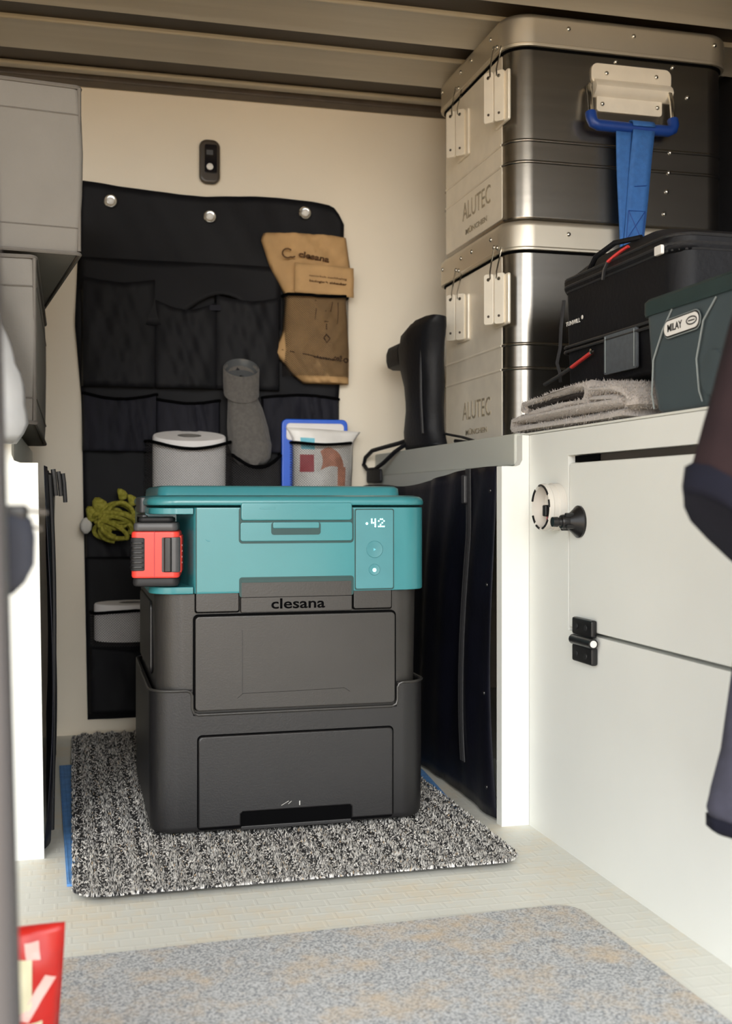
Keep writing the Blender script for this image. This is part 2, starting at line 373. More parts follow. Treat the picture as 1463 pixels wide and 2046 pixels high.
wt = thing('worktop', 'pale grey worktop carrying the metal crates, towel and pannier', 'worktop', (.9, 1.4, .5725))
B().slab(XF+.0002, 1.275, .30, 1.5765, .5712, .5745, .002, .001).build('top_sheet', 'worktop', wt)
B().slab(.637, 1.275, 1.578, WY-.002, .527, .5745, .004, .003).build('edge_board', 'edge', wt)
settle(wt)
rearcab = thing('curtain_bay', 'open bay under the worktop behind the black zipped curtain', 'cabinet', (.95, 2.0, 0))
B().box(.66, 1.27, 1.58, WY-.003, .001, .06).build('plinth', 'panel', rearcab)
B().box(.622, .640, 1.578, WY-.003, .500, .5262).build('curtain_rail', 'edge', rearcab)
settle(rearcab)

# curtain (right): sheet with soft folds, a long zip and studs
def curtain(name, label, x0, side, y0, y1, mat, zt):
    c = thing(name, label, 'curtain', (x0, (y0+y1)/2, .012))
    def fn(u, v):
        y = y0+(y1-y0)*u; ztop = zt(u); z = .006+(ztop-.006)*v
        bulge = .010*math.sin(PI*v)*math.sin(u*5+.6)+.006*math.sin(u*19+v*2)*(1-.5*v)+.003*math.sin(u*43+v*5)
        return (x0+side*(abs(bulge)*.6+bulge*.4), y, z)
    B().grid(fn, 60, 30).build('cloth', mat, c, thick=.0012)
    return c, fn
cur, cf = curtain('zipped_curtain', 'black zipped curtain hanging under the right worktop beside the toilet', .610, -1, 1.579, WY-.006, 'navy', lambda u: .526-.022*min(1, u*1.6)+.004*math.sin(u*9))
zpts = []
for k in range(26):
    v = 1-k/25*.89; u = .155+.012*math.sin(v*5); p = cf(u, v); zpts.append((p[0]-.0035, p[1], p[2]))
for d in (-.008, .008): B().tube([(p[0], p[1]+d, p[2]) for p in zpts], .0016, 6).build('zip_piping', 'cord', cur)
B().tube(zpts, .0024, 6).build('zip_teeth', 'blackm', cur)
B().slab(1.690, 1.704, .470, .515, cf(.155, .95)[0]-.012, cf(.155, .95)[0]-.005, .003, .002, 'x').build('zip_slider', 'cord', cur)
for v in (.08, .35, .66, .93):
    p = cf(.02, v); B().lathe([(.0035, 0), (.003, .0015), (.001, .002)], (p[0]-.001, p[1]+.006, p[2]), (-1, 0, 0), 10).build('stud', 'black', cur)
settle(cur)

# ------------------------------------------------------------------ left-hand cabinet, worktop, curtain
lcab = thing('storage_cabinet', 'white left-hand cabinet end under the grey fabric boxes', 'cabinet', (-.4, 2, 0))
prof = [(-.755, 0), (-.0335, 0), (-.0415, .525), (-.064, .525), (-.072, .528), (-.075, .536), (-.075, .5705), (-.755, .5705)]
B().rings([[(x, y, z) for x, z in prof] for y in (1.570, 1.590)]).build('end_board', 'panel', lcab)
B().box(-.755, -.10, 1.592, WY-.003, .001, .50).build('carcass', 'panel', lcab)
settle(lcab)
lwt = thing('worktop', 'pale worktop edge on the left under the grey boxes', 'worktop', (-.4, 2, .57))
B().slab(-.755, -.073, 1.5905, WY-.002, .527, .5745, .004, .003).build('edge_board', 'edge', lwt); settle(lwt)
cl, clf = curtain('zipped_curtain', 'black curtain bunched along the left cabinet end', -.034, 1, 1.593, WY-.008, 'navy', lambda u: .522-.012*u)
for vv in np.linspace(.1, .9, 2):
    B().tube([(clf(.06+.1*vv, v)[0]+.003, clf(.06+.1*vv, v)[1], clf(.06+.1*vv, v)[2]) for v in np.linspace(.02, .98, 22)], .003, 6).build('fold_piping', 'blackm', cl)
for k in range(3):
    B().tube([(-.024+.006*k, 1.70+.13*k, .520), (-.022+.006*k, 1.70+.13*k, .505), (-.020+.006*k, 1.702+.13*k, .482-.01*(k == 2))], .0034, 6).build('zip_pull', 'cord', cl)
settle(cl)

# ------------------------------------------------------------------ floor coverings
sp_o = tag(B().slab(-.002, .606, .30, 1.225, .0002, .0035, .03, .002).build('foot_mat', 'speckle'), 'thin speckled grey carpet mat in the foreground dusted with sand', 'mat')
sp_o.rotation_euler.z = math.radians(1.6); sp_o.location = (.0, -.008, 0)
ul = thing('underlay', 'blue ribbed underlay peeking out beside the grey ribbed mat', 'underlay', (.3, 1.8, 0))
B().rings([[(-.004, 1.448, z), (.556, 1.448, z), (.598, 1.90, z), (.598, 2.10, z), (-.019, 2.10, z)] for z in (.0003, .0034)]).build('sheet', 'bluemat', ul)
for k in range(3): B().tube([(-.0015+.0055*k, 1.452, .0030), (-.0165+.0055*k, 2.096, .0030)], .0011, 6).build('rib', 'bluemat', ul)
for k in range(3): B().tube([(.5845+.0045*k, 1.86, .0030), (.5845+.0045*k, 2.096, .0030)], .0011, 6).build('rib', 'bluemat', ul)
settle(ul)
MX0, MX1, MY0, MY1 = .003, .572, 1.378, 2.345
mat_ = thing('door_mat', 'grey salt and pepper ribbed pile mat under the toilet', 'mat', (.288, 1.86, .0042))
B().slab(MX0+.006, MX1-.006, MY0+.007, MY1-.004, .0042, .0085, .03, .0015).build('backing', 'matbase', mat_)
def tufts():
    n = 70000
    x = np.random.uniform(MX0, MX1, n*2); y = MY0+(MY1-MY0)*np.random.uniform(0, 1, n*2)**1.35
    r = .035; dx = np.maximum(np.maximum(MX0+r-x, x-(MX1-r)), 0); dy = np.maximum(np.maximum(MY0+r-y, y-(MY1-r)), 0)
    ok = dx**2+dy**2 < r**2
    pitch = .0262; ph = (x/pitch) % 1; ridge = .5+.5*np.cos(2*PI*ph)
    ok &= np.random.uniform(0, 1, n*2) < (.42+.58*ridge)
    # none under the toilet's footprint
    ok &= ~((x > .125) & (x < .485) & (y > 1.61) & (y < 1.93))
    x, y, ridge = x[ok][:n], y[ok][:n], ridge[ok][:n]; n = len(x)
    h = (.0016+.0042*ridge)*np.random.uniform(.7, 1.04, n); rad = np.random.uniform(.0014, .0024, n)
    lx = np.random.normal(0, .0010, n); ly = np.random.normal(0, .0010, n); a0 = np.random.uniform(0, 6.28, n)
    V = np.zeros((n, 4, 3))
    for k in range(3):
        a = a0+k*2*PI/3; V[:, k] = np.stack([x+rad*np.cos(a), y+rad*np.sin(a), np.full(n, .0080)], 1)
    # blunt loops: a tall tip
    V[:, 3] = np.stack([x+lx, y+ly, .0085+h], 1)
    F = (np.arange(n)[:, None]*4+np.array([0, 1, 3, 1, 2, 3, 2, 0, 3])).reshape(-1, 3)
    me = bpy.data.meshes.new('pile'); me.vertices.add(n*4); me.vertices.foreach_set('co', V.reshape(-1).astype(np.float32))
    me.loops.add(len(F)*3); me.loops.foreach_set('vertex_index', F.reshape(-1).astype(np.int32))
    me.polygons.add(len(F)); me.polygons.foreach_set('loop_start', np.arange(0, len(F)*3, 3, dtype=np.int32)); me.polygons.foreach_set('loop_total', np.full(len(F), 3, dtype=np.int32))
    me.update(calc_edges=True); return me
pile = obj('pile', tufts(), 'tuft', mat_); pile['kind'] = 'stuff'
settle(mat_)

# ------------------------------------------------------------------ portable toilet
T = thing('portable_toilet', 'portable toilet with teal lid and charcoal body standing on the ribbed mat', 'toilet', (.305, 1.78, .0148))
FY = 1.582            # front plane
ZB = .0148
def perimeter(x0, x1, y0, y1, r, seg=8):
    out = []
    for (cx, cy, a0) in ((x1-r, y1-r, 0), (x0+r, y1-r, PI/2), (x0+r, y0+r, PI), (x1-r, y0+r, 1.5*PI)):
        for i in range(seg+1):
            a = a0+PI/2*i/seg; out.append((cx+r*math.cos(a), cy+r*math.sin(a)))
    return out
# lower tub: an open tray whose front rim dips between the two corners
tub = B()
def ring_at(x0, x1, y0, y1, r, z): return [(x, y, z) for x, y in perimeter(x0, x1, y0, y1, r)]
TX0, TX1, TY1 = .106, .503, 1.975
def tub_plan(d, r=.036):
    pp = perimeter(TX0+d, TX1-d, FY+d, TY1-d, r-d); k = 27
    return pp[:k]+[(x, FY+d) for x in (.1560, .1630, .1640, .31, .4565, .4575, .4645)]+pp[k:]
def tub_top(x, y): return .1785 if (abs(y-FY) < .006 and .1635 < x < .457) else .2135
def tr(d, f, r=.036): return [(x, y, f(x, y) if callable(f) else f) for x, y in tub_plan(d, r)]
tub.rings([tr(.008, ZB), tr(.003, ZB+.003), tr(.001, ZB+.010), tr(0, .10), tr(0, lambda x, y: tub_top(x, y)-.001), tr(.001, tub_top), tr(.0035, tub_top), tr(.0045, lambda x, y: tub_top(x, y)-.001), tr(.0046, .152)])
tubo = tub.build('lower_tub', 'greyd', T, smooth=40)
# rolled light rim that follows the dip
rim = [(TX0+.004, FY-.0006, .2125), (.155, FY-.0006, .2125), (.1605, FY-.0006, .2105), (.163, FY-.0006, .2055), (.163, FY-.0006, .188), (.165, FY-.0006, .1815), (.171, FY-.0006, .1785),
       (.310, FY-.0006, .1785), (.449, FY-.0006, .1785), (.4555, FY-.0006, .1815), (.4575, FY-.0006, .188), (.4575, FY-.0006, .2055), (.460, FY-.0006, .2105), (.4655, FY-.0006, .2125), (TX1-.004, FY-.0006, .2125)]
rim = [(TX0-.0006, FY+.20, .2125), (TX0-.0006, FY+.036, .2125)]+[(TX0+.036-.0366*math.cos(a), FY+.036-.0366*math.sin(a), .2125) for a in np.linspace(.2, PI/2, 7)]+rim[1:-1]+[(TX1-.036+.0366*math.sin(a), FY+.036-.0366*math.cos(a), .2125) for a in np.linspace(0, PI/2-.2, 7)]+[(TX1+.0006, FY+.036, .2125), (TX1+.0006, FY+.20, .2125)]
B().tube(rim, .0020, 8).build('rolled_rim', 'grey', tubo)
# drawer front; a black box stands for the shade of its foot recess
dg = B(); 
B().slab(.1695, .4515, ZB+.004, .1505, FY-.0006, FY+.004, .007, .0003, 'y').build('joint', 'groove', tubo)
dr = B(); z0 = ZB+.008; z1 = .1485; yf = FY-.0042; yb = FY+.002
def panel_poly(d, y):
    x0, x1 = .1715+d, .4495-d; r = .006
    o = [(x0, z0+d), (.2295-d, z0+d), (.2295-d, .0385+d), (.2325, .0415+d), (.386, .0415+d), (.3890+d, .0385+d), (.3890+d, z0+d), (x1, z0+d), (x1, z1-d-r)]
    o += [(x1-r+r*math.cos(a), z1-d-r+r*math.sin(a)) for a in np.linspace(.2, PI/2, 4)]
    o += [(x0+r-r*math.sin(a), z1-d-r+r*math.cos(a)) for a in np.linspace(0, PI/2, 4)]
    return [(x, y, z) for x, z in o]
dr.rings([panel_poly(0, yb), panel_poly(0, yf+.0012), panel_poly(.0008, yf+.0003), panel_poly(.0018, yf)])
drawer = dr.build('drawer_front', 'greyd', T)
B().box(.2292, .3893, FY-.0012, FY+.002, ZB+.006, .0418).build('foot_recess', 'groove', drawer)
B().slab(.2300, .3885, ZB+.001, ZB+.0065, FY-.0030, FY+.002, .002, .001, 'y').build('foot_ledge', 'greyd', drawer)
for (x, z, l, a) in ((.292, .050, .012, .5), (.313, .049, .006, 1.57), (.299, .0505, .006, .7)):
    B().tube([(x-l/2*math.cos(a), yf-.0001, z-l/2*math.sin(a)), (x+l/2*math.cos(a), yf-.0001, z+l/2*math.sin(a))], .0008, 5, flat=.5).build('scratch', 'scuff', drawer)
# upper body
ub = B().rings([ring_at(.117, .492, FY+.008, 1.965, .036, .150), ring_at(.1135, .4955, FY+.006, 1.968, .038, .345)])
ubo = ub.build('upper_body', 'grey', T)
B().slab(.1645, .4555, .1840, .3170, FY+.0004, FY+.012, .007, .0004, 'y').build('joint', 'groove', ubo)
pb_ = B().slab(.1665, .4535, .1815, .3148, FY-.0034, FY+.010, .006, .0022, 'y', both=False)
fp = B().slab(.1668, .4532, .1840, .3146, FY+.004, FY-.0036, .006, .0018, 'y', both=False).build('front_panel', 'grey', T)
B().tube([(.232, FY-.0038, .206), (.232, FY-.0038, .295)], .0006, 5, flat=.4).build('moulding_line', 'greyd', fp)
B().tube([(.225, FY-.0038, .2), (.233, FY-.0038, .2065), (.30, FY-.0038, .207), (.378, FY-.0038, .2085), (.386, FY-.0038, .203)], .0006, 5, flat=.4).build('moulding_line', 'greyd', fp)
for (x0, x1) in ((.1680, .2275), (.3925, .4485)):
    B().slab(x0-.0012, x1+.0012, .3190, .3470, FY+.002, FY+.010, .003, .0003, 'y').build('joint', 'groove', ubo)
    B().slab(x0, x1, .3205, .3475, FY+.008, FY-.0006, .003, .0012, 'y', both=False).build('side_plate', 'grey', T)
lp = B().slab(.2298, .3892, .3185, .3620, FY+.008, FY-.0040, .0025, .0014, 'y', both=False).build('name_plate', 'grey', T)
B().box(.2300, .3890, FY-.0044, FY-.0036, .3395, .3402).build('moulding_line', 'groove', lp)
text('name_lettering', 'clesana', 'groove', lp, (.3110, FY-.0040, .3305), .077, .0145, FRONT, .0006, bold=.015)
# teal housing: main block, rear-left block, bay floor and bay top
hz0, hz1 = .3462, .4650
hs = B(); P = []
r = .036
# plan outline with the battery bay cut from the front-left corner (bay walls slightly angled)
outl = [(TX1+.0005-r+r*math.cos(a), FY-.003+r-r*math.sin(a)) for a in np.linspace(0, PI/2, 9)]
plan = outl+[(.1685, FY-.003), (.1665, FY-.0015), (.164, FY+.004), (.156, FY+.085), (.150, FY+.100), (.1060, FY+.104)]
plan += [(.1050, 1.94), (.112, 1.963), (.135, 1.973), (.475, 1.973), (.496, 1.963), (.5035, 1.94)]
def inset(pl, d):
    cx = sum(p[0] for p in pl)/len(pl); cy = sum(p[1] for p in pl)/len(pl)
    return [(x+(cx-x)*d, y+(cy-y)*d) for x, y in pl]
hs.rings([[(x, y, z) for x, y in inset(plan, d)] for d, z in ((.006, hz0), (.001, hz0+.001), (0, hz0+.003), (0, hz1-.002), (.004, hz1))])
hou = hs.build('teal_housing', 'teal', T, smooth=30)
bf = B()
def bayshape(z, d=0):
    o = [(.1638, FY-.0025+d), (.142, FY-.0025+d)]+[(.1415-(.036-d)*math.sin(a), FY+.0335-(.036-d)*math.cos(a)) for a in np.linspace(0, PI/2, 8)]+[(.1055+d, FY+.103), (.155, FY+.103)]
    return [(x, y, z) for x, y in o]
bf.rings([bayshape(.3462, .001), bayshape(.3475), bayshape(.3550), bayshape(.3558, .001)]).build('bay_floor', 'teal', hou)
bt = B(); bt.rings([bayshape(.4560, .001), bayshape(.4568), bayshape(.4640), bayshape(.4648, .001)]).build('bay_top', 'teal', hou)
# seams on the housing front: thin dark joints
YS = FY-.0031
B().slab(.1672, .1686, .3470, .4640, YS, YS-.0006, .0005, .0001, 'y').build('joint', 'teald', hou)
# latch niche
B().slab(.2270, .3915, .4150, .4660, YS-.0001, YS-.0007, .005, .0002, 'y').build('joint', 'teald', hou)
la = B().slab(.2290, .3895, .4180, .4445, YS+.002, YS-.0022, .0035, .0012, 'y', both=False).build('latch_plate', 'teal', T)
B().slab(.2722, .3430, .4268, .4446, YS-.0020, YS-.0026, .004, .0002, 'y').build('finger_recess', 'teald', la)
B().slab(.2745, .3407, .4360, .4446, YS-.002, YS-.0036, .002, .001, 'y').build('finger_lip', 'teal', la)
# niche above the name plate
B().slab(.2275, .3915, .3400, .3680, YS-.0001, YS-.0007, .004, .0002, 'y').build('joint', 'teald', hou)
B().slab(.2300, .3890, .3605, .3655, YS-.0006, YS-.0012, .002, .0003, 'y').build('joint', 'teald', hou)
# control strip
B().slab(.3930, .4513, .3474, .4632, YS-.0001, YS-.0007, .003, .0002, 'y').build('joint', 'teald', hou)
cp = B().slab(.3945, .4500, .3490, .4618, YS+.002, YS-.0012, .0025, .0006, 'y', both=False).build('control_panel', 'tealp', T)
def dots(rows, x0, z0, s, d=.0021):
    b = B()
    for j, rw in enumerate(rows):
        for i, ch in enumerate(rw):
            if ch == '#': b.slab(x0+i*s-d/2, x0+i*s+d/2, z0-j*s-d/2, z0-j*s+d/2, YS-.0011, YS-.0016, d*.45, .0001, 'y', seg=3)
    return b
dg = dots(['........', '#.#..##.', '#.#.#..#', '###...#.', '..#..#..', '..#.####'], .4180, .4508, .0026).build('digits', 'led', cp)
B().lathe([(.0018, 0), (.0016, .0006), (.0008, .0007)], (.4108, YS-.0011, .4420), (0, -1, 0), 12).build('indicator_dot', 'led', cp)
for (x, z, rr_) in ((.4222, .4050, .0122), (.4218, .3760, .0082)):
    B().lathe([(rr_, 0), (rr_, .0008), (rr_*.94, .0014), (rr_*.6, .0010), (.001, .0009)], (x, YS-.0011, z), (0, -1, 0), 28).build('button', 'tealp', cp)
tri = B(); tri.rings([[(.4205, y, .4068), (.4205, y, .4028), (.4240, y, .4048)] for y in (YS-.0019, YS-.0025)]).build('play_symbol', 'print_cyan', cp)
B().lathe([(.0028, 0), (.0024, .0008), (.001, .001)], (.4218, YS-.0019, .3755), (0, -1, 0), 14).build('drop_symbol', 'led', cp)
# lid with front flap, raised rear deck and grey hinge blocks
lid = B().rings([ring_at(.1090, .5000, FY+.0020, 1.972, .036, .4655), ring_at(.1070, .5020, FY+.0002, 1.974, .036, .4670)]).build('gasket', 'teald', T)
L_ = B().rings([ring_at(.1050, .5040, FY-.002, 1.976, .038, .4680), ring_at(.1035, .5055, FY-.0038, 1.977, .039, .4695), ring_at(.1030, .5060, FY-.0042, 1.978, .040, .4730),
                ring_at(.1045, .5045, FY-.0032, 1.977, .040, .4775), ring_at(.1085, .5005, FY+.001, 1.974, .038, .4805), ring_at(.1160, .4930, FY+.009, 1.968, .036, .4820), ring_at(.125, .484, FY+.02, 1.96, .034, .4825)])
Lo = L_.build('lid', 'teal', T, smooth=60)
B().rings([ring_at(.122, .487, FY+.075, 1.962, .022, .4822), ring_at(.123, .486, FY+.078, 1.961, .021, .4930), ring_at(.128, .481, FY+.086, 1.956, .018, .4965), ring_at(.14, .47, FY+.10, 1.945, .012, .4968)]).build('raised_deck', 'teal', Lo, smooth=60)
fl = B().slab(.2298, .3888, .4470, .4720, YS+.003, YS-.0030, .004, .002, 'y', both=False).build('front_flap', 'teal', Lo)
for x in (.267, .352): B().slab(x-.011, x+.011, .4630, .4655, YS-.0030, YS-.0036, .0012, .0003, 'y').build('flap_bump', 'teal', fl)
B().slab(.0985, .1180, 1.70, 1.80, .4560, .4800, .005, .003).build('hinge_block', 'gun', T)
B().slab(.0995, .1080, 1.665, 1.80, .4350, .4545, .003, .002).build('vent_block', 'gun', T)
for k in range(4): B().slab(1.675+.028*k, 1.692+.028*k, .4385, .4505, .0990, .0998, .002, .0002, 'x').build('vent_slot', 'groove', T)
# side grips on the left of the body
B().slab(1.66, 1.90, .225, .330, .1105, .1150, .012, .002, 'x').build('side_grip', 'greyd', T)
# small scuffs on the housing
B().tube([(.181, YS-.0003, .421), (.184, YS-.0003, .4185), (.187, YS-.0003, .4190)], .0007, 5, flat=.4).build('scratch', 'print_cyan', T)
settle(T)

# battery pack clipped in the bay
bt = thing('battery_pack', 'red and black battery pack clipped into the left corner of the toilet', 'battery', (.115, 1.60, .357))
RZ = Matrix.Translation((.1165, 1.606, 0)) @ Matrix.Rotation(math.radians(-8), 4, 'Z')
def bslab(*a, **k): return B().slab(*a, **k).xf(RZ)
# local: x +-.033, y -.034 (front) .. .04, z .3565...450
bslab(-.031, .031, -.030, .045, .3572, .3700, .010, .004).build('base', 'blackm', bt)
bslab(-.0325, .0325, -.034, .045, .3690, .4330, .010, .003).build('shell', 'red', bt)
bslab(-.0300, .0300, -.031, .045, .4325, .4450, .009, .004).build('cap', 'gun', bt)
bslab(-.024, .024, -.024, .045, .4445, .4520, .008, .004).build('rail', 'blackm', bt)
bslab(-.0335, -.0095, -.0352, .036, .3790, .4245, .009, .0016).build('grip_pad', 'blackm', bt)
for k in range(6): bslab(-.0342, -.0115, -.0362, .030, .3825+.0066*k, .3855+.0066*k, .009, .0008).build('grip_rib', 'black', bt)
bslab(.0050, .0335, -.0352, .036, .3770, .4250, .008, .0016).build('window', 'gun', bt)
bslab(.0110, .0230, -.0372, .03, .3775, .4245, .004, .0014).build('release_button', 'black', bt)
bslab(.0300, .0350, -.022, .03, .3760, .4270, .003, .0014).build('edge_trim', 'red', bt)
for k in range(4): bslab(.0345, .0353, -.012, -.008, .3880+.008*k, .3905+.008*k, .0008, .0002).build('gauge_light', 'white', bt)
bslab(-.0015, -.0008, -.0345, -.0335, .370, .433, .0002, .0001).build('mould_line', 'print_red', bt)
settle(bt)

# ------------------------------------------------------------------ aluminium crates
def crate(label, z0, z1, lidh, extra):
    c = thing('aluminium_crate', label, 'crate', (.94, 2.02, z0), 'stacked aluminium crates')
    X0, X1, Y0, Y1 = .731, 1.150, 1.828, 2.214; zl = z1-lidh
    def rg(d, z, r=.042): return [(x, y, z) for x, y in perimeter(X0-d, X1+d, Y0-d, Y1+d, r+d, 8)]
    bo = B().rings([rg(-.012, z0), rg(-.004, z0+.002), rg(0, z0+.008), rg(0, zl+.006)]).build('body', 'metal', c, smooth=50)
    zr = (z0+.139, z0+.102) if extra else (z0+.170, z0+.128)
    for z in zr: B().rings([rg(0, z-.003), rg(.0014, z-.001), rg(.0014, z+.001), rg(0, z+.003)]).build('bead', 'metal', bo, smooth=60)
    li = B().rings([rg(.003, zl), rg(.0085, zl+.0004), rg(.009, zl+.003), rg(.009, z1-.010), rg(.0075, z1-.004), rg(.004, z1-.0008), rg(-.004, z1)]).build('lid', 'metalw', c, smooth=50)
    B().rings([rg(.0088, zl+.003), rg(.0096, zl+.0045), rg(.0088, zl+.006)]).build('lid_bead', 'metalw', li)
    B().rings([rg(.001, zl-.004), rg(.003, zl-.003), rg(.003, zl+.001)]).build('seal', 'groove', c)
    # pale sheet and beads put the light on the latch side into colour
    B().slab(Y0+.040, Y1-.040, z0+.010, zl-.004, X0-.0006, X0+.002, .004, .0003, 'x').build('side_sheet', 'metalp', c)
    for z in zr: B().tube([(X0-.0006, Y0+.042, z), (X0-.0006, Y1-.042, z)], .0022, 6, flat=1).build('side_bead', 'metalp', c)
    text('embossed_lettering', 'ALUTEC', 'emb', c, (X0-.0006, 1.998, z0+.070), .150, .034, LEFTF, .0008)
    text('embossed_lettering', 'MÜNCHEN', 'emb', c, (X0-.0006, 1.998, z0+.030), .115, .012, LEFTF, .0008, bold=.02)
    rm = rivet_mesh()
    def rv(x, y, z, rot=0):
        o = bpy.data.objects.new('rivet', rm); COL.objects.link(o); o.parent = c; o.location = (x, y, z); o.rotation_euler.z = rot
    for x in (.834, .958, 1.117): rv(x, Y0-.009, z1-.022)
    for y in (1.90, 2.0, 2.06, 2.17): rv(X0-.009, y, z1-.020, -PI/2)
    # latches: base plate, bail wire, two long lever plates angled towards the aisle
    for yc in (1.852, 2.056):
        zt = zl-.040; lt = B().slab(yc-.026, yc+.040, zt-.088, zt, X0-.006, X0-.0005, .004, .002, 'x').build('latch', 'metalp', c)
        for (dy,) in ((-.013,), (.013,)): rv(X0-.0092, yc+.024+dy*.6, zl+.010+.004*(dy > 0), -PI/2)
        Rm = Matrix.Translation((X0-.008, yc+.012, 0)) @ Matrix.Rotation(math.radians(-52), 4, 'Z')
        for s in (-1, 1):
            B().slab(s*.0105-.0097, s*.0105+.0097, zt-.086, zt+.002, -.0035, .0025, .0045, .0012, 'y').xf(Rm @ Matrix.Translation((0, -.014, 0))).build('lever_plate', 'metalp', lt)
            for zz, rr_ in ((zt-.072, .0024), (zt-.008, .0034)):
                B().lathe([(rr_, 0), (rr_*.9, .0008), (.0005, .0009)], (s*.0105, -.0175, zz), (0, -1, 0), 12).xf(Rm).build('lever_hole', 'trimdark' if zz < zt-.03 else 'chrome', lt)
            B().tube([(s*.0065, -.0185, zt-.008), (s*.0065, -.019, zt+.004), (s*.0075, -.012, zt+.025), (s*.0075, -.004, zt+.048)], .0014, 6).xf(Rm).build('bail_wire', 'chrome', lt)
        B().slab(-.022, .022, zt-.08, zt-.006, -.012, -.006, .003, .001, 'y').xf(Rm @ Matrix.Translation((0, -.001, 0))).build('lever_back', 'metalw', lt)
        B().lathe([(.010, 0), (.010, .006), (.006, .008), (.002, .0082)], (X0-.005, yc+.036, zt-.052), (-1, 0, 0), 18).build('lock_barrel', 'black', lt)
    return c, li, rv, zl, X0, Y0
c1 = crate('lower aluminium crate, worn, standing directly on the worktop', .5752, .9570, .051, False)
settle(c1[0])
c2 = crate('upper aluminium crate with blue-gripped drop handle, topmost of the stack', .9572, 1.3120, .056, True)
C2, rv, Y0 = c2[0], c2[2], c2[5]
for x, z in ((1.039, 1.246), (1.068, 1.195), (1.034, 1.094), (1.031, 1.058), (1.027, 1.024), (1.022, .984), (.928, 1.2455)): rv(x, Y0, z)
# drop handle
hp = B()
prof = [(0, 1.156), (-.004, 1.156), (-.004, 1.180), (-.007, 1.186), (-.013, 1.190), (-.015, 1.196), (-.013, 1.203), (-.006, 1.208), (-.004, 1.213), (-.004, 1.238), (0, 1.238)]
hn = B().slab(.890, 1.016, 1.155, 1.190, Y0-.0002, Y0-.004, .006, .001, 'y').build('handle_plate', 'metalp', C2)
B().slab(.880, 1.034, 1.203, 1.239, Y0-.0002, Y0-.0045, .012, .001, 'y').build('handle_plate', 'metalp', hn)
B().rings([[(x, Y0-.0002+dy, z) for dy, z in ((0, 1.180), (-.005, 1.181), (-.013, 1.188), (-.0165, 1.196), (-.013, 1.204), (-.005, 1.211), (0, 1.212))] for x in (.884, .890, 1.026, 1.032)]).build('handle_sleeve', 'metalp', hn)
for x, z in ((.908, 1.222), (1.004, 1.224), (.900, 1.168), (1.006, 1.170)): rv(x, Y0-.0045, z)
gy = Y0-.026
for s, x in ((-1, .869), (1, 1.026)):
    B().tube([(x+.004*-s, Y0-.010, 1.196), (x, Y0-.014, 1.192), (x, Y0-.020, 1.175), (x, gy, 1.135)], .0045, 8).build('bail', 'chrome', hn)
B().tube([(.869, gy+.003, 1.144), (.869, gy, 1.134), (.872, gy-.001, 1.126), (.880, gy-.002, 1.122), (.950, gy-.002, 1.121), (1.015, gy-.002, 1.122), (1.023, gy-.001, 1.126), (1.026, gy, 1.134), (1.026, gy+.003, 1.144)], .0098, 14).build('grip', 'bluer', hn)
settle(C2)
# blue strap looped over the handle grip
bs = thing('webbing_strap', 'blue webbing strap looped over the upper crate handle', 'strap', (.955, 1.77, .90))
def band(x0a, x1a, x0b, x1b, za, zb, ya, yb, name):
    b = B(); n = 14
    b.grid(lambda u, v: ((x0a+(x0b-x0a)*v)*(1-u)+(x1a+(x1b-x1a)*v)*u, ya+(yb-ya)*v+.002*math.sin(v*5+u), za+(zb-za)*v), 4, n)
    return b.build(name, 'blue', bs, thick=.0018)
fb = band(.941, .983, .921, .958, 1.116, .902, gy-.0135, gy-.012, 'front_band')
band(.911, .944, .918, .936, 1.112, .905, gy-.009, gy-.008, 'rear_band')
B().grid(lambda u, v: (.941+.042*u, gy-.002+.0118*math.sin(-PI/2+v*PI*1.0)*1, 1.1225+.0118*math.cos(-PI/2+v*PI)), 3, 12).build('loop', 'blue', bs, thick=.0018)
def onband(u, v): return (.941+(.921-.941)*v+u*(.042+(.037-.042)*v), gy-.0135+.0015*v+.002*math.sin(v*5+u)-.0016, 1.116-.214*v)
for q in ([(.1, .66), (.9, .66), (.9, .90), (.1, .90), (.1, .66)], [(.1, .66), (.9, .90)], [(.9, .66), (.1, .90)], [(.3, .46), (.85, .45)]):
    B().tube([onband(*p) for p in q], .0007, 5).build('stitching', 'bluer', bs)
B().slab(.917, .961, .888, .906, gy-.018, gy-.004, .003, .002, 'y').build('buckle', 'black', bs)
settle(bs)

# ------------------------------------------------------------------ black pouch beside the crates
bp = thing('padded_pouch', 'black padded pouch with loop strap standing between crates and back wall', 'pouch', (.672, 2.16, .5748))
def pring(cx, cy, rx, ry, z, n=20): return [(cx+rx*math.copysign(abs(math.cos(2*PI*k/n))**.7, math.cos(2*PI*k/n)), cy+ry*math.copysign(abs(math.sin(2*PI*k/n))**.7, math.sin(2*PI*k/n)), z) for k in range(n)]
pb2 = B().rings([pring(.664, 2.105, .020, .090, .5752), pring(.664, 2.105, .026, .092, .582), pring(.663, 2.11, .026, .080, .61), pring(.661, 2.10, .026, .078, .65), pring(.660, 2.10, .027, .082, .70),
           pring(.658, 2.110, .028, .094, .74), pring(.656, 2.105, .030, .100, .775), pring(.655, 2.085, .028, .095, .80), pring(.655, 2.06, .022, .070, .815), pring(.655, 2.05, .010, .04, .820)])
pb2.v = [(x+.003*noise(y*40, z*60, 3), y+.005*noise(x*30, z*48, 1), z) for x, y, z in pb2.v]; pbo = pb2.build('body', 'ballistic', bp, smooth=70)
B().tube([(.636, 2.03+.012*math.sin(v*3), .60+.19*v) for v in np.linspace(0, 1, 12)], .0028, 6).build('zip_piping', 'cord', pbo)
B().slab(2.165, 2.275, .742, .792, .630, .672, .020, .014, 'x').build('side_flap', 'ballistic', bp)
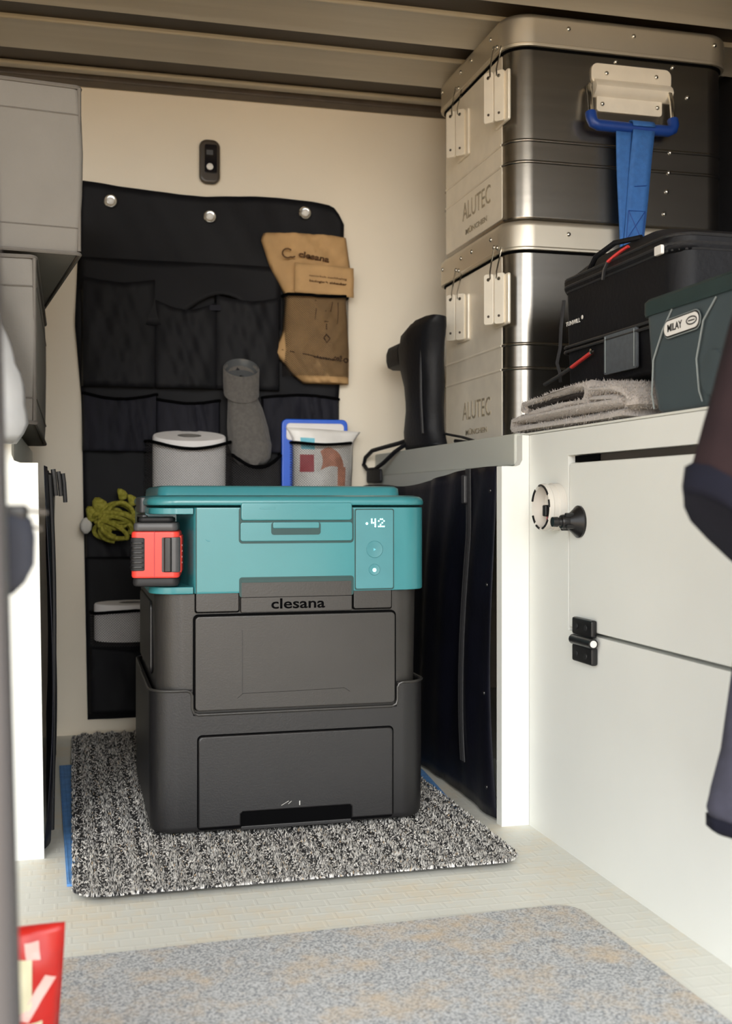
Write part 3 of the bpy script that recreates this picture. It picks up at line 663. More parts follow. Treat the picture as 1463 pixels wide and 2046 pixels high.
lp_ = [(.660, 2.13, .60), (.640, 2.20, .590), (.628, 2.27, .585), (.617, 2.325, .580), (.612, 2.362, .567), (.610, 2.370, .552), (.612, 2.345, .540), (.616, 2.300, .540), (.620, 2.245, .552), (.628, 2.19, .572), (.645, 2.15, .59)]
B().tube(lp_, .0045, 6, flat=1.0).build('strap_loop', 'ballistic', bp)
B().slab(2.245, 2.355, .512, .540, .612, .618, .006, .002, 'x').build('hanging_tab', 'ballistic', bp)
B().tube([(.680, 2.03, .600), (.700, 1.99, .592), (.716, 1.93, .578)], .006, 6, flat=.4).build('side_strap', 'ballistic', bp)
B().tube([(.690, 2.00, .585), (.70, 1.95, .5795), (.715, 1.90, .5785)], .004, 6).build('cord', 'black', bp)
settle(bp)

# ------------------------------------------------------------------ towel, bag, pannier on the worktop
tw = thing('folded_towel', 'folded grey towel lying at the worktop edge under the black bag', 'towel', (.75, 1.42, .5748))
def ribbon(path, th, x0, x1, name, mat, seed=0):
    P = [Vector((0, y, z)) for y, z in path]; top = []; bot = []
    for i, p in enumerate(P):
        t = (P[min(i+1, len(P)-1)]-P[max(i-1, 0)]).normalized(); n_ = Vector((0, -t.z, t.y)); top.append(p+n_*th/2); bot.append(p-n_*th/2)
    sec = top+bot[::-1]; rs = []
    for k in range(15):
        x = x0+(x1-x0)*k/14; e = .35 if k in (0, 14) else 1
        cen = [(t+b)*.5 for t, b in zip(sec, sec[::-1])]
        rs.append([(x+.004*noise(p.y*30+seed, k*.0, p.z*60), (c.y+(p.y-c.y)*e), max(.5790, c.z+(p.z-c.z)*e+.0016*noise(p.y*40, k*1.3, seed))) for p, c in zip(sec, cen)])
    return B().rings(rs).build(name, mat, tw, smooth=80)
def arc(cy, cz, r, a0, a1, n=7): return [(cy+r*math.cos(a), cz+r*math.sin(a)) for a in np.linspace(a0, a1, n)]
ribbon([(1.275, .5826), (1.35, .5824), (1.45, .5826), (1.57, .5822)]+arc(1.632, .5905, .0080, -PI/2, PI/2)+[(1.57, .5985), (1.48, .599), (1.40, .599), (1.28, .5985)], .0138, .657, .86, 'bottom_fold', 'towel')
ribbon(arc(1.600, .6150, .0060, -PI/2, PI/2)[::1]+[(1.56, .6215), (1.50, .6255), (1.44, .6285), (1.40, .6290)]+arc(1.392, .6175, .0115, PI/2, 3*PI/2)[::1]+[(1.44, .6065), (1.50, .6060), (1.58, .6050)], .0120, .659, .86, 'top_fold', 'towel', 3)
ribbon([(1.585, .6140), (1.52, .6160), (1.47, .6175), (1.415, .6180)], .0085, .664, .85, 'dark_lining', 'toweld', 5)  # dark ribbon standing for the shaded gap inside the fold
ribbon([(1.262, .5900), (1.266, .6020), (1.285, .6120), (1.32, .6180), (1.36, .6190), (1.376, .6180)], .0150, .657, .86, 'front_roll', 'towel', 8)
ribbon([(1.272, .600), (1.31, .606), (1.375, .609)], .0125, .659, .86, 'inner_layer', 'towel', 9)
def fuzz(o, n=9000, ln=.0032, rad=.0007):
    me = o.data; co = np.array([v.co[:] for v in me.vertices]); F = [p.vertices[:] for p in me.polygons if len(p.vertices) == 4]
    nr = {p.vertices[:]: np.array(p.normal[:]) for p in me.polygons}; A = np.array([np.linalg.norm(np.cross(co[f[1]]-co[f[0]], co[f[3]]-co[f[0]])) for f in F]); A /= A.sum()
    rg_ = np.random.default_rng(5); V = []; T_ = []
    for i in rg_.choice(len(F), n, p=A):
        f = F[i]; u, v = rg_.random(2); p = (co[f[0]]*(1-u)+co[f[1]]*u)*(1-v)+(co[f[3]]*(1-u)+co[f[2]]*u)*v; nn = nr[f]; t = np.cross(nn, rg_.normal(size=3)); t /= np.linalg.norm(t)+1e-9; b = np.cross(nn, t)
        k = len(V); tip = p+nn*ln*rg_.uniform(.5, 1.1)+rg_.normal(size=3)*ln*.35
        V += [p+t*rad-nn*.0004, p-t*rad*.5+b*rad-nn*.0004, p-t*rad*.5-b*rad-nn*.0004, tip]; T_ += [(k, k+1, k+3), (k+1, k+2, k+3), (k+2, k, k+3)]
    m2 = bpy.data.meshes.new('terry_loops'); m2.from_pydata([(v[0], v[1], max(v[2], .5758)) for v in V], [], T_); q = obj('terry_loops', m2, 'towel', o); q['kind'] = 'stuff'
for o in list(tw.children):
    if o.name.split('.')[0] != 'dark_lining': fuzz(o, 7000 if 'fold' in o.name or 'roll' in o.name else 2000)
settle(tw)

bg = thing('trunk_bag', 'black zipped trunk bag with red pull tabs behind the green pannier', 'bag', (.86, 1.45, .626))
def bring(z, x0, x1, y0, y1, r, n=5): return [(x, y, z) for x, y in perimeter(x0, x1, y0, y1, r, n)]
lowb = B().rings([bring(.6255, .742, 1.00, 1.29, 1.605, .02), bring(.630, .735, 1.01, 1.28, 1.615, .025), bring(.70, .731, 1.015, 1.276, 1.620, .028), bring(.775, .730, 1.015, 1.275, 1.622, .03)])
lowb.v = [(x+.004*noise(y*34, z*40), y, z) for x, y, z in lowb.v]
bb = lowb.build('body', 'ballistic', bg, smooth=60)
lidb = B().rings([bring(.770, .731, 1.014, 1.276, 1.621, .03), bring(.778, .727, 1.018, 1.272, 1.626, .032), bring(.789, .727, 1.018, 1.272, 1.626, .032), bring(.800, .740, 1.005, 1.30, 1.61, .03), bring(.822, .765, .985, 1.37, 1.59, .03), bring(.838, .80, .97, 1.43, 1.575, .03), bring(.845, .84, .95, 1.47, 1.56, .03)])
lb = lidb.build('lid', 'ballistic', bg, smooth=60)
for z, d in ((.774, .0005), (.781, .003), (.7915, .0025)):
    pth = [(x, y, z) for x, y in perimeter(.731-d, 1.014+d, 1.276-d, 1.621+d, .032, 6)]; B().tube(pth+pth[:1], .0022, 6).build('zip_piping', 'cord', lb)
for z in (.690, .683):
    pth = [(x, y, z) for x, y in perimeter(.728, 1.017, 1.273, 1.624, .03, 6)]; B().tube(pth+pth[:1], .0022, 6).build('zip_piping', 'cord', bb)
B().slab(1.372, 1.468, .634, .690, .7265, .7305, .004, .001, 'x').build('side_patch', 'greyfab', bb)
for y in (1.462, 1.378): B().tube([(.7260, y, .637), (.7260, y, .687)], .0007, 5).build('stitching', 'seam', bb)
B().slab(1.30, 1.318, .770, .782, .7225, .7275, .002, .001, 'x').build('white_tab', 'white', lb)
B().tube([(.740, 1.420, .806), (.735, 1.430, .802), (.729, 1.441, .796), (.724, 1.450, .790)], .0035, 8, flat=.6).build('pull_tab', 'redp', lb)
B().tube([(.724, 1.450, .790), (.722, 1.457, .780), (.722, 1.461, .767)], .0030, 8, flat=.6).build('pull_cord', 'cord', lb)
B().tube([(.742, 1.55, .795), (.735, 1.51, .810), (.745, 1.47, .822), (.765, 1.43, .822)], .0040, 8).build('carry_loop', 'ballistic', lb)
B().tube([(.726, 1.60, .762), (.723, 1.604, .72), (.722, 1.605, .69), (.720, 1.612, .668), (.722, 1.606, .652), (.721, 1.602, .638)], .0028, 6).build('side_cord', 'cord', bb)
B().tube([(.726, 1.506, .671), (.722, 1.53, .663), (.718, 1.555, .655)], .0036, 8, flat=.7).build('pull_tab', 'redp', bb)
B().tube([(.718, 1.555, .655), (.712, 1.59, .645), (.705, 1.625, .636)], .0030, 8).build('pull_cord', 'cord', bb)
B().lathe([(.004, 0), (.004, .003), (.001, .004)], (.726, 1.503, .672), (-1, 0, 0), 12).build('pull_ring', 'chrome', bb)
text('small_lettering', 'TUNWILL ▾'.replace(' ▾', ''), 'white', bb, (.7295, 1.575, .7250), .050, .0065, LEFTF, .0006, bold=.02)
B().lathe([(.0032, 0), (.003, .0006), (.001, .0008)], (.7285, 1.541, .7275), (-1, 0, 0), 8).build('small_mark', 'white', bb)
settle(bg); bg.location.z += .017

pn = thing('bike_pannier', 'dark green coated pannier with white logo badge at the worktop edge', 'pannier', (.76, 1.06, .5748))
pnb = B().rings([bring(.5752, .676, .84, .80, 1.215, .02), bring(.582, .668, .85, .79, 1.228, .025), bring(.63, .666, .855, .785, 1.238, .025), bring(.695, .668, .85, .785, 1.245, .022)])
pnb.v = [(x+.003*noise(y*14, z*16), y, z) for x, y, z in pnb.v]
pm = pnb.build('body', 'pannier', pn, smooth=60)
B().rings([bring(.694, .664, .853, .78, 1.249, .024), bring(.698, .6625, .855, .78, 1.250, .025), bring(.710, .6625, .855, .78, 1.250, .025), bring(.714, .666, .85, .785, 1.246, .024)]).build('rim', 'pannierd', pn)
for pts in ([(.6655, 1.172, .694), (.6635, 1.190, .672), (.6635, 1.212, .640), (.6640, 1.216, .60), (.667, 1.216, .583)], [(.6655, 1.080, .692), (.6632, 1.102, .67), (.6632, 1.116, .630), (.6640, 1.112, .595), (.667, 1.110, .583)]):
    P = [Vector(p) for p in pts]; out = []
    for i in range(len(P)-1):
        for t in np.linspace(0, 1, 5)[:-1]: out.append(P[i].lerp(P[i+1], t))
    B().tube(out+[P[-1]], .0011, 6).build('weld_seam', 'seam', pm)
# dished dent at the lower right, a raised oval rim
B().lathe([(.026, 0), (.024, .003), (.012, .0045), (.001, .005)], (.6665, 1.085, .612), (-1, 0, 0), 24).build('bumper', 'pannier', pm)
def badge(d, x, mat):
    return B().slab(-.037-d, .037+d, -.0085-d, .0085+d, 0, .0008, .0084+d*.9, .0002, 'z').xf(Matrix.Translation((x, 1.147, .6725)) @ (LEFTF.to_4x4() @ Matrix.Rotation(math.radians(2), 4, 'Z'))).build('badge', mat, pm)
badge(.0028, .6638, 'seam'); badge(.0016, .6632, 'black'); badge(0, .6626, 'white')
text('logo_lettering', 'MILAY', 'black', pm, (.6617, 1.1595, .6722), .032, .0085, LEFTF, .0003, bold=.02, tilt=math.radians(2))
B().tube([(.6615, 1.1235+.0105*math.cos(t), .6735+.0042*math.sin(t)) for t in np.linspace(0, 2*PI, 22)], .0008, 5).build('logo_oval', 'cord', pm)
B().tube([(.6615, 1.130, .6735), (.6615, 1.117, .6735)], .0007, 5).build('logo_bar', 'cord', pm)
settle(pn)

# ------------------------------------------------------------------ wall organiser
og = thing('wall_organiser', 'black hanging pocket organiser on the back wall held by three silver studs', 'organiser', (.29, 2.37, .03))
def xl(z): return float(np.interp(z, [.03, .35, .68, .83, 1.0, 1.13], [.034, .028, .022, .009, .016, .024]))
def xr(z): return float(np.interp(z, [.03, .68, .70, .95, 1.13], [.556, .554, .556, .564, .568]))
def sheet(u, v):
    ztop = 1.121-.022*math.sin(min(1, u*1.15)*PI*.55)+(.014*math.sin((u-.45)/.55*PI) if u > .45 else 0)-(.035*((u-.94)/.06)**2 if u > .94 else 0)
    z = .032+(ztop-.032)*v; x = xl(z)+(xr(z)-xl(z))*u
    return (x, 2.372+.004*noise(x*14, z*9), z)
B().grid(sheet, 48, 70).build('backing', 'org', og, thick=.0025)
for x, z in ((.079, 1.082), (.280, 1.063), (.481, 1.083)):
    g = B().lathe([(.0135, 0), (.0135, .002), (.0120, .0038), (.0085, .0040), (.0070, .0030)], (x, 2.3665, z), (0, -1, 0), 24).build('grommet', 'chrome', og)
    B().lathe([(.0072, 0), (.0070, .006), (.0045, .0082), (.001, .0088)], (x, 2.365, z), (0, -1, 0), 16).build('stud', 'white', g)
def pocket(name, mat, x0, x1, zb, zt, bulge, sag=.0, seed=0, gathers=0, par=None, thick=.0015, yb=2.366):
    def fn(u, v):
        zt_ = zt-sag*math.sin(PI*u); z = zb+(zt_-zb)*v; x = x0+(x1-x0)*u
        y = yb-bulge*math.sin(PI*min(1, max(0, u)))**.22*(.92+.08*v)-.006*noise(x*34+seed, z*16)*math.sin(PI*u)
        if gathers: y -= .005*abs(math.sin(u*gathers*PI+seed+1.5*math.sin(v*2+u*7)))*math.sin(PI*u)**.3
        return (x, y, z)
    o = B().grid(fn, 40, 16).build(name, mat, par or og, thick=thick)
    if mat.startswith('net') or gathers:
        B().tube([Vector(fn(u, 1))+Vector((0, -.001, 0)) for u in np.linspace(0, 1, 24)], .0035, 6).build('elastic_hem', 'groove', o)
    return o
# upper large pockets with folded flaps
pocket('pocket', 'org', .022, .170, .705, .925, .020, .01, 1)
pocket('pocket', 'org', .165, .295, .705, .885, .022, .02, 2)
pocket('pocket', 'org', .290, .425, .705, .900, .020, .012, 3)
B().grid(lambda u, v: (.018+.41*u, 2.362-.014*math.sin(PI*u)*v, .965-.10*v*(1-.35*math.cos(u*9))), 30, 8).build('flap', 'org', og, thick=.002)
B().slab(.276, .300, .865, .877, 2.343, 2.346, .003, .001, 'y').build('label_tab', 'org2', og)
# elastic band across
pocket('elastic_band', 'org2', .024, .172, .575, .692, .010, .012, 4, 5)
pocket('elastic_band', 'org2', .170, .300, .575, .682, .010, .008, 5, 4)
pocket('elastic_band', 'org2', .388, .554, .575, .690, .010, -.006, 6, 5)
# lower pockets
pocket('pocket', 'org', .030, .155, .36, .415, .012, .01, 7)
pocket('mesh_pocket', 'net', .146, .322, .440, .596, .090, .018, 8)
pocket('mesh_pocket', 'net', .316, .425, .440, .572, .068, .030, 9)
pocket('mesh_pocket', 'net', .440, .574, .440, .596, .078, .006, 10)
pocket('mesh_pocket', 'net', .040, .220, .185, .250, .062, -.006, 11)
pocket('pocket', 'org', .036, .30, .045, .180, .012, .01, 12)
pocket('mesh_pocket', 'net2', .432, .572, .735, .905, .046, .004, 13)
settle(og)

# things in the organiser pockets
kb = thing('paper_bag', 'brown kraft paper bag with printed lettering in the upper right mesh pocket', 'bag', (.49, 2.35, .72))
def kf(u, v):
    z = .722+.312*v; l = float(np.interp(z, [.72, .74, .785, .83, .905, .96, 1.02, 1.035], [.478, .452, .414, .432, .438, .406, .386, .392])); r_ = float(np.interp(z, [.72, .79, .90, .93, .965, 1.035], [.574, .575, .568, .580, .578, .568]))
    x = l+(r_-l)*u; prof_ = math.sin(PI*u)**.5
    y = 2.362-(.030 if z < .91 else .020)*prof_-.006*noise(x*55, z*46)*prof_
    return (x, y, z)
kbf = B().grid(kf, 30, 40); n0 = len(kbf.v)
kbo = kbf.build('front', 'kraft', kb, thick=.0012)
B().grid(lambda u, v: (kf(u, v)[0], 2.3625, kf(u, v)[2]), 10, 20).build('back', 'kraft', kb, thick=.0012)
B().grid(lambda u, v: (.452+.126*u, 2.331-.003*math.sin(PI*u)-.002*noise(u*5, v*4), .908+.062*v-.006*u), 12, 8).build('folded_flap', 'kraft', kb, thick=.0025)
def kt(name, s, u, z, wdt, h, tilt, dy=.0022, b=.03): 
    p = kf(u, (z-.722)/.312); return text(name, s, 'ink', kb, (p[0], p[1]-dy, z), wdt, h, FRONT, .0008, bold=b, tilt=tilt)
kt('print_lettering', 'clesana', .545, .9855, .066, .013, -.14, .0065)
B().tube([(.436+.0105*math.cos(t), 2.3285, .988+.0095*math.sin(t)) for t in np.linspace(.7, 5.4, 16)]+[(.447, 2.3285, .980), (.452, 2.3285, .982)], .0017, 6).build('print_mark', 'ink', kb)
text('print_lettering', 'natürlich nachhaltig', 'ink', kb, (.522, 2.3262, .941), .080, .0055, FRONT, .0006, tilt=-.06)
text('print_lettering', 'biologisch abbaubar', 'ink', kb, (.522, 2.3262, .930), .080, .0065, FRONT, .0006, bold=.03, tilt=-.06)
def kl(pts, r_=.0009):
    out = []
    for (x, z) in pts:
        v = (z-.722)/.312; l = kf(0, v)[0]; rr_ = kf(1, v)[0]; p = kf((x-l)/(rr_-l), v); out.append((p[0], p[1]-.0014, p[2]))
    B().tube(out, r_, 5).build('print_line', 'ink', kb)
kl([(.497, .895), (.497, .875), (.496, .853), (.518, .850), (.545, .847), (.547, .870), (.546, .892)])
kl([(.517, .872), (.530, .872), (.533, .892)])
kl([(.520, .824), (.513, .815), (.520, .806), (.528, .815), (.520, .824)], .0012)
kl([(.520, .846), (.520, .832)])
kl([(.428, .790), (.45, .785), (.48, .779), (.51, .773)], .0012)
kt('print_lettering', 'co₂'.replace('₂', '2'), .80, .774, .018, .012, -.1, .003)
kt('print_lettering', 'clesana', .60, .7735, .045, .006, -.12, .003)
kt('print_mark', 'o', .93, .771, .012, .011, 0, .004)
settle(kb)

sk = thing('knit_holder', 'grey knitted cup holder standing in the middle mesh pocket', 'holder', (.345, 2.33, .56))
def tilt_ring(cx, cy, cz, rx, ry, tilt, n=28, fold=0, ph=0):
    out = []
    for k in range(n):
        a = 2*PI*k/n; q = 1+fold*math.sin(a*5+ph)+fold*.6*math.sin(a*9+ph*2); p = Vector((rx*q*math.cos(a), ry*q*math.sin(a), 0)); p.rotate(Matrix.Rotation(tilt, 3, 'X')); out.append((cx+p.x, cy+p.y, cz+p.z))
    return out
B().rings([tilt_ring(.362, 2.322, .548, .026, .016, 0, fold=.03), tilt_ring(.361, 2.322, .563, .038, .020, 0, fold=.04), tilt_ring(.358, 2.324, .590, .043, .022, .05, fold=.06), tilt_ring(.353, 2.326, .625, .040, .022, .1, fold=.07, ph=.4), tilt_ring(.347, 2.330, .665, .034, .021, .2, fold=.07, ph=.8),
           tilt_ring(.342, 2.333, .688, .029, .022, .5, fold=.05, ph=1), tilt_ring(.340, 2.330, .697, .032, .025, .6)]).build('sock', 'knit', sk, smooth=70)
B().rings([tilt_ring(.340, 2.328, .692, .030, .024, .85), tilt_ring(.340, 2.327, .694, .0365, .028, .85), tilt_ring(.339, 2.325, .720, .0372, .029, .85), tilt_ring(.339, 2.322, .744, .0375, .029, .85), tilt_ring(.339, 2.3215, .7465, .0355, .0275, .85), tilt_ring(.339, 2.325, .738, .033, .026, .85)], cap=False).build('cuff', 'knit', sk, smooth=70)
B().rings([tilt_ring(.339, 2.3215, .7470, .0352, .0272, .85), tilt_ring(.339, 2.326, .7325, .0335, .0258, .85), tilt_ring(.340, 2.331, .7305, .0300, .023, .85), tilt_ring(.340, 2.331, .7300, .004, .003, .85)], cap=False).build('cup_inside', 'cupin', sk, smooth=70)
settle(sk)

def paper_roll(label, cx, cy, z0, z1, rx, ry, tilt, ztop_tilt=0):
    t = thing('paper_roll', label, 'roll', (cx, cy, z0))
    B().rings([tilt_ring(cx, cy, z0, rx*.97, ry*.97, tilt), tilt_ring(cx, cy, z0+.002, rx, ry, tilt), tilt_ring(cx, cy-.002, z1-.003, rx*1.005, ry, tilt), tilt_ring(cx, cy-.002, z1, rx*.98, ry*.97, tilt), tilt_ring(cx, cy-.002, z1+.0004, rx*.32, ry*.32, tilt), tilt_ring(cx, cy, z1-.02, rx*.30, ry*.30, tilt)], cap=True).build('paper', 'paper', t, smooth=50)
    B().rings([tilt_ring(cx, cy-.002, z1+.0006, rx*.33, ry*.33, tilt), tilt_ring(cx, cy-.002, z1+.0008, rx*.29, ry*.29, tilt), tilt_ring(cx, cy, z1-.018, rx*.29, ry*.29, tilt)], cap=False).build('core', 'canvasd', t)
    settle(t); return t
paper_roll('white paper roll in the mesh pocket just above the toilet lid', .2335, 2.325, .448, .606, .0735, .036, .36)
paper_roll('white paper roll in the lowest left mesh pocket behind the battery', .118, 2.338, .196, .270, .072, .024, .15)

wp = thing('wipes_pack', 'white wipes pack with printed pictures in the right mesh pocket', 'wipes', (.5, 2.33, .45))
def wf(u, v):
    z = .445+.178*v; wd = float(np.interp(v, [0, .75, .93, 1], [.062, .064, .066, .076])); x = .508+(u*2-1)*wd+.004*v
    if v > .9: x += .004*(u*2-1)
    y = 2.327-.026*math.sin(PI*u)**.6*(1-.75*v**3)-.002*noise(x*40, z*30); return (x, y, z-.010*(u*2-1)*max(0, v-.6))
B().grid(wf, 24, 24).build('front', 'pouchw', wp, thick=.0012)
B().grid(lambda u, v: (wf(u, v)[0], 2.3285, wf(u, v)[2]), 6, 10).build('back', 'pouchw', wp, thick=.0012)
def patch(u0, u1, v0, v1, mat, nm='print_patch', d=.0014):
    B().grid(lambda u, v: tuple(Vector(wf(u0+(u1-u0)*u, v0+(v1-v0)*v))-Vector((0, d, 0))), 6, 6).build(nm, mat, wp)
patch(.10, .32, .50, .70, 'print_red'); patch(.12, .34, .76, .89, 'print_cyan')
B().grid(lambda u, v: tuple(Vector(wf(.42+.40*(u*(1-.3*v)+.15*v*(1-v)*3+.18*v*(0)), .52+.22*v+.05*math.sin(u*3)))-Vector((0, .0014, 0))), 8, 6).build('print_patch', 'print_tan', wp)
patch(.72, .86, .34, .56, 'print_tan')
settle(wp)
bx = thing('blue_rimmed_box', 'blue-rimmed tub with white lid behind the wipes pack', 'tub', (.495, 2.36, .44))
B().slab(.425, .566, .445, .645, 2.345, 2.333, .012, .003, 'y').build('tub', 'brightblue', bx)
B().slab(.434, .557, .60, .636, 2.3335, 2.3295, .008, .002, 'y').build('lid_sheet', 'paper', bx)
settle(bx)

# yellow-green rope bundle
rb = thing('rope_bundle', 'yellow-green braided rope bundle stuffed in the left organiser pocket', 'rope', (.08, 2.34, .41))
random.seed(3)
for k in range(15):
    cx, cz = .085+random.uniform(-.012, .016), .432+random.uniform(-.018, .016); a = random.uniform(.022, .038); b = random.uniform(.010, .026); th = random.uniform(-.7, .3); y0 = 2.338-.003*k*.7
    pts = []
    for t in np.linspace(-.3, PI*random.uniform(1.0, 1.7), 18):
        p = Vector((a*math.cos(t), b*math.sin(t))); c_, s_ = math.cos(th), math.sin(th)
        pts.append((cx+p.x*c_-p.y*s_, y0-.006*math.sin(t*2+k), cz+p.x*s_+p.y*c_))
    B().tube(pts, .0046, 7).build('rope_loop', 'lime', rb)
for x, z, s in ((.055, .462, .016), (.098, .487, .010), (.118, .475, .010), (.040, .448, .013)):
    B().rings([pring(x+.004*math.sin(q), 2.330, s*r_, s*.8*r_, z+s*1.2*h) for q, (r_, h) in enumerate(((.2, -1), (.8, -.7), (1, 0), (.85, .6), (.3, 1)))]).build('rope_end', 'lime', rb, smooth=70)
B().rings([pring(.030, 2.331, .012*r_, .010*r_, .425+.016*h) for r_, h in ((.3, -1), (.9, -.5), (1, .2), (.6, .8), (.1, 1))]).build('frayed_tip', 'fluff', rb, smooth=70)
settle(rb)

# remote on the wall
rm_ = thing('wall_remote', 'small dark remote control with screen mounted on the back wall', 'remote', (.280, 2.378, 1.178))
B().slab(.2585, .3015, 1.132, 1.2235, WY-.0005, WY-.016, .016, .006, 'y').build('case', 'bronze', rm_)
B().slab(.2690, .2945, 1.152, 1.212, WY-.0155, WY-.0175, .004, .001, 'y').build('screen', 'glassd', rm_)
B().lathe([(.0072, 0), (.0068, .002), (.004, .0035), (.001, .004)], (.2795, WY-.017, 1.1655), (0, -1, 0), 18).build('button', 'white', rm_)
B().slab(.2725, .2860, 1.190, 1.200, WY-.0174, WY-.0178, .001, .0001, 'y').build('screen_text', 'gun', rm_)
settle(rm_)

# ------------------------------------------------------------------ grey fabric boxes
def fabric_box(label, x0, x1, y0, y1, z0, z1, rz, piv, bulge):
    t = thing('fabric_box', label, 'box', (piv[0], piv[1], z0), 'grey fabric storage boxes')
    Rm = Matrix.Translation((*piv, 0)) @ Matrix.Rotation(rz, 4, 'Z') @ Matrix.Translation((-piv[0], -piv[1], 0))
    n = 7; rs = []
    for k, (z, d) in enumerate(((z0, .006), (z0+.004, .001), (z0+.03, 0), (z0+(z1-z0)*.35, -bulge*.7), (z0+(z1-z0)*.6, -bulge), (z1-.045, -bulge*.4), (z1-.008, .001), (z1, .006))):
        rs.append([(x+.0012*noise(y*30, z*40, 1), y+.0015*noise(x*30, z*40, 2), z+.002*noise(x*30, y*20)*(k > 5)) for x, y in perimeter(x0+d, x1-d, y0+d, y1-d, .008, 3)])
    B().rings(rs).xf(Rm).build('body', 'canvas', t, smooth=60)
    for z in (z0+.035, z1-.042): 
        d = .0008; pth = [(x, y, z) for x, y in perimeter(x0-d, x1+d, y0-d, y1+d, .009, 4)]; B().tube(pth+pth[:1], .0011, 5).xf(Rm).build('seam', 'canvasd', t)
    for x, y in ((x1, y0), (x0, y0)):
        B().tube([(x-.002*(1 if x == x1 else -1), y+.002, z) for z in np.linspace(z0+.004, z1-.004, 8)], .0028, 6).xf(Rm).build('corner_piping', 'canvasd', t)
    for z in (z0+.001, z1-.003):
        pth = [(x, y, z+.0018*noise(x*35, y*35)) for x, y in perimeter(x0, x1, y0, y1, .009, 8)]; B().tube(pth+pth[:1], .0028, 6).xf(Rm).build('edge_piping', 'canvasd', t)
    settle(t); return t
fabric_box('lower grey fabric box overhanging the left worktop edge', -.40, -.045, 1.60, 2.22, .5785, .806, 0, (-.05, 1.6), .002)
fabric_box('upper grey fabric box stacked askew on the lower one', -.36, .014, 1.615, 2.20, .8135, 1.046, math.radians(7), (.014, 1.615), .003)

# ------------------------------------------------------------------ foreground things at the frame's edge
# jacket sleeve, dark maroon, with a navy inside
jk = thing('hanging_jacket', 'dark maroon jacket sleeve hanging at the right edge in front of the cabinet', 'jacket', (.52, .72, .45))
def sleeve(pts, n=22):
    rs = []
    for (cx, cy, cz, rx, ry, tl) in pts: rs.append([(cx+rx*math.cos(2*PI*k/n)+.003*noise(k, cz*30), cy+ry*math.sin(2*PI*k/n), cz+tl*rx*math.cos(2*PI*k/n)) for k in range(n)])
    return B().rings(rs)
SL = [(.585, .70, .78, .062, .046, -.6), (.5565, .70, .664, .070, .048, -.75), (.5370, .70, .604, .070, .048, -.8), (.5175, .70, .544, .070, .048, -.8), (.4980, .70, .484, .070, .047, -.8), (.4820, .70, .434, .069, .046, -.8), (.4800, .70, .428, .066, .043, -.8)]
sleeve(SL).build('sleeve', 'maroon', jk, smooth=70)
sleeve([(.4850, .70, .444, .0712, .0475, -.8), (.4800, .70, .430, .0712, .0475, -.8), (.4785, .70, .424, .069, .046, -.8)]).build('cuff', 'navyfab', jk, smooth=70)
B().slab(.54, .648, .665, .735, .76, 1.05, .02, .015).build('shoulder', 'maroon', jk)
B().tube([(.60, .70, 1.04), (.61, .70, 1.09), (.635, .70, 1.12), (.652, .70, 1.318)], .003, 6).build('hanger_loop', 'black', jk)
settle(jk)
fj = thing('fleece_jacket', 'slate blue fleece hem hanging low at the right edge of the frame', 'jacket', (.58, .83, .19))
def fring(z, x0, n=24, ry=.035, x1=.646):
    return [((x0+x1)/2+(x1-x0)/2*math.cos(2*PI*k/n), .83+ry*math.sin(2*PI*k/n)+.004*noise(k*1.1, z*30), z-.018*math.cos(2*PI*k/n)*(z < .23)) for k in range(n)]
B().rings([fring(.440, .555), fring(.40, .545), fring(.340, .530), fring(.270, .519), fring(.222, .508), fring(.205, .504, ry=.034), fring(.192, .508, ry=.028)]).build('body', 'slate', fj, smooth=70)
B().rings([fring(.199, .5045, ry=.0355), fring(.190, .5050, ry=.035), fring(.185, .511, ry=.029)]).build('hem', 'navyfab', fj, smooth=70)
B().tube([(.60, .83, .43), (.62, .83, .50), (.648, .83, .56)], .003, 6).build('hanger_loop', 'black', fj)
settle(fj)

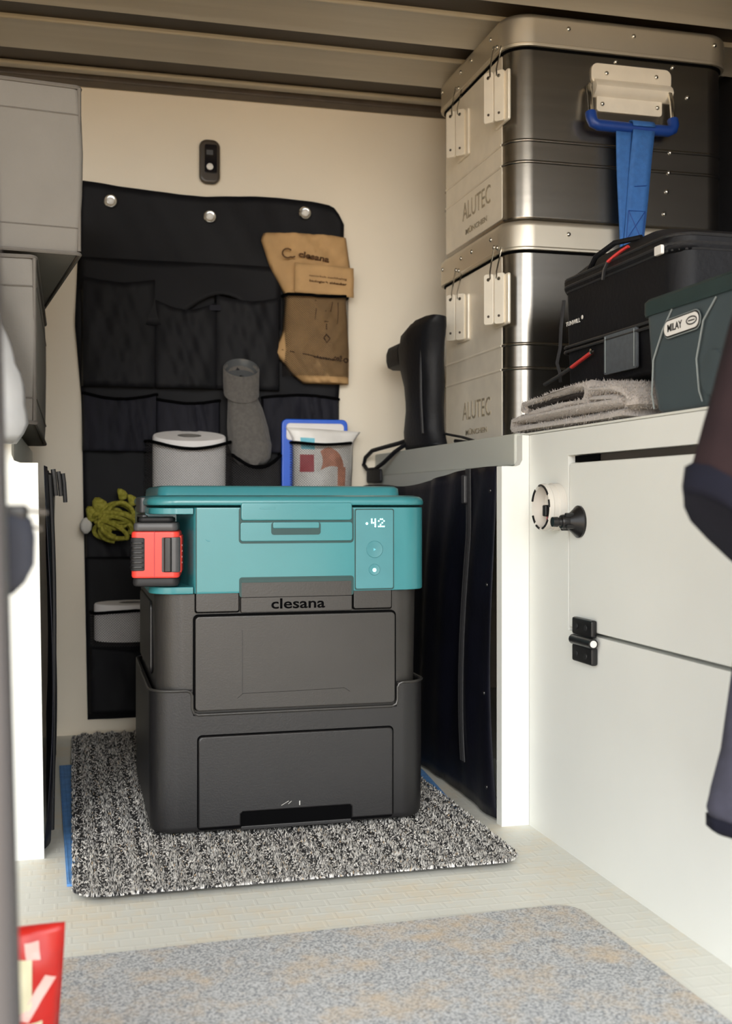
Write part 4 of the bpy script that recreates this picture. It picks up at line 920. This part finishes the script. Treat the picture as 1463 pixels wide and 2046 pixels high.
# grey quilted garment at the left edge, hung against the left cabinet end
pf = thing('quilted_jacket', 'pale grey quilted jacket hanging at the left edge beside the lower box', 'jacket', (-.2, 1.52, .55))
def qring(z, x1, ry=.03, n=24): return [(-.20+(x1+.20)*math.cos(2*PI*k/n), 1.535+ry*math.sin(2*PI*k/n), z) for k in range(n)]
rs = []
for k in range(22):
    z = .548+.27*k/21; e = .5+.5*abs(math.sin(k*PI/4)); x1 = float(np.interp(z, [.548, .57, .60, .64, .68, .74, .82], [-.070, -.058, -.059, -.066, -.080, -.10, -.13])); rs.append(qring(z, x1+.006*e, .022+.008*e))
B().rings(rs).build('sleeve', 'puffer', pf, smooth=80)
B().slab(-.36, -.15, 1.515, 1.56, .75, 1.0, .02, .018).build('shoulder', 'puffer', pf)
B().tube([(-.25, 1.54, .99), (-.25, 1.54, 1.10), (-.25, 1.54, 1.318)], .003, 6).build('hanger_loop', 'black', pf)
settle(pf)

cc = thing('key_pouch', 'dark blue pouch with two cords clipped to the door edge', 'pouch', (-.05, .62, .43))
pc = B().rings([pring(-.036, .650, .006, .008, .424), pring(-.034, .650, .010, .012, .430), pring(-.0325, .650, .0135, .013, .440), pring(-.0325, .650, .014, .013, .455), pring(-.033, .650, .0125, .012, .465), pring(-.036, .65, .007, .008, .470)])
pc.build('pouch', 'denim', cc, smooth=70)
B().slab(-.042, -.0225, .640, .662, .4635, .4725, .003, .002).build('clip', 'black', cc)
B().tube([(-.028, .652, .4690), (-.020, .653, .4690), (-.0125, .654, .4682)], .0010, 6).build('cord', 'canvasd', cc)
B().tube([(-.030, .652, .4640), (-.022, .653, .4615), (-.0155, .654, .4590)], .0010, 6).build('cord', 'canvasd', cc)
settle(cc)

rd = thing('snack_packet', 'glossy red and cream snack packet standing at the lower left edge', 'packet', (-.06, .95, .004))
def rf(u, v):
    z = .001+.128*v+.004*u*(v > .9); xr_ = -.013+.009*v; x = -.115+(xr_+.115)*u; return (x, .955-.020*math.sin(PI*u)**.5*(1-v**3*.9)-.002*noise(u*8, v*8), z)
B().grid(rf, 16, 20).build('front', 'foil_red', rd, thick=.001)
B().grid(lambda u, v: (rf(u, v)[0], .957+.018*math.sin(PI*u)**.5*(1-v**3*.9), rf(u, v)[2]), 12, 12).build('back', 'foil_red', rd, thick=.001)
def rpatch(pts, mat):
    B().grid(lambda u, v: tuple(Vector(rf(pts[0][0]+(pts[1][0]-pts[0][0])*u+(pts[2][0]-pts[0][0])*v, pts[0][1]+(pts[1][1]-pts[0][1])*u+(pts[2][1]-pts[0][1])*v))-Vector((0, .0012, 0))), 6, 6).build('print_patch', mat, rd)
rpatch([(.64, .54), (.80, .52), (.62, .86)], 'cream'); rpatch([(.74, .84), (.84, .84), (.72, .92)], 'pinkp'); rpatch([(.70, .50), (.78, .48), (.88, .74)], 'pinkp'); rpatch([(.62, .36), (.88, .36), (.62, .47)], 'cream')
settle(rd)
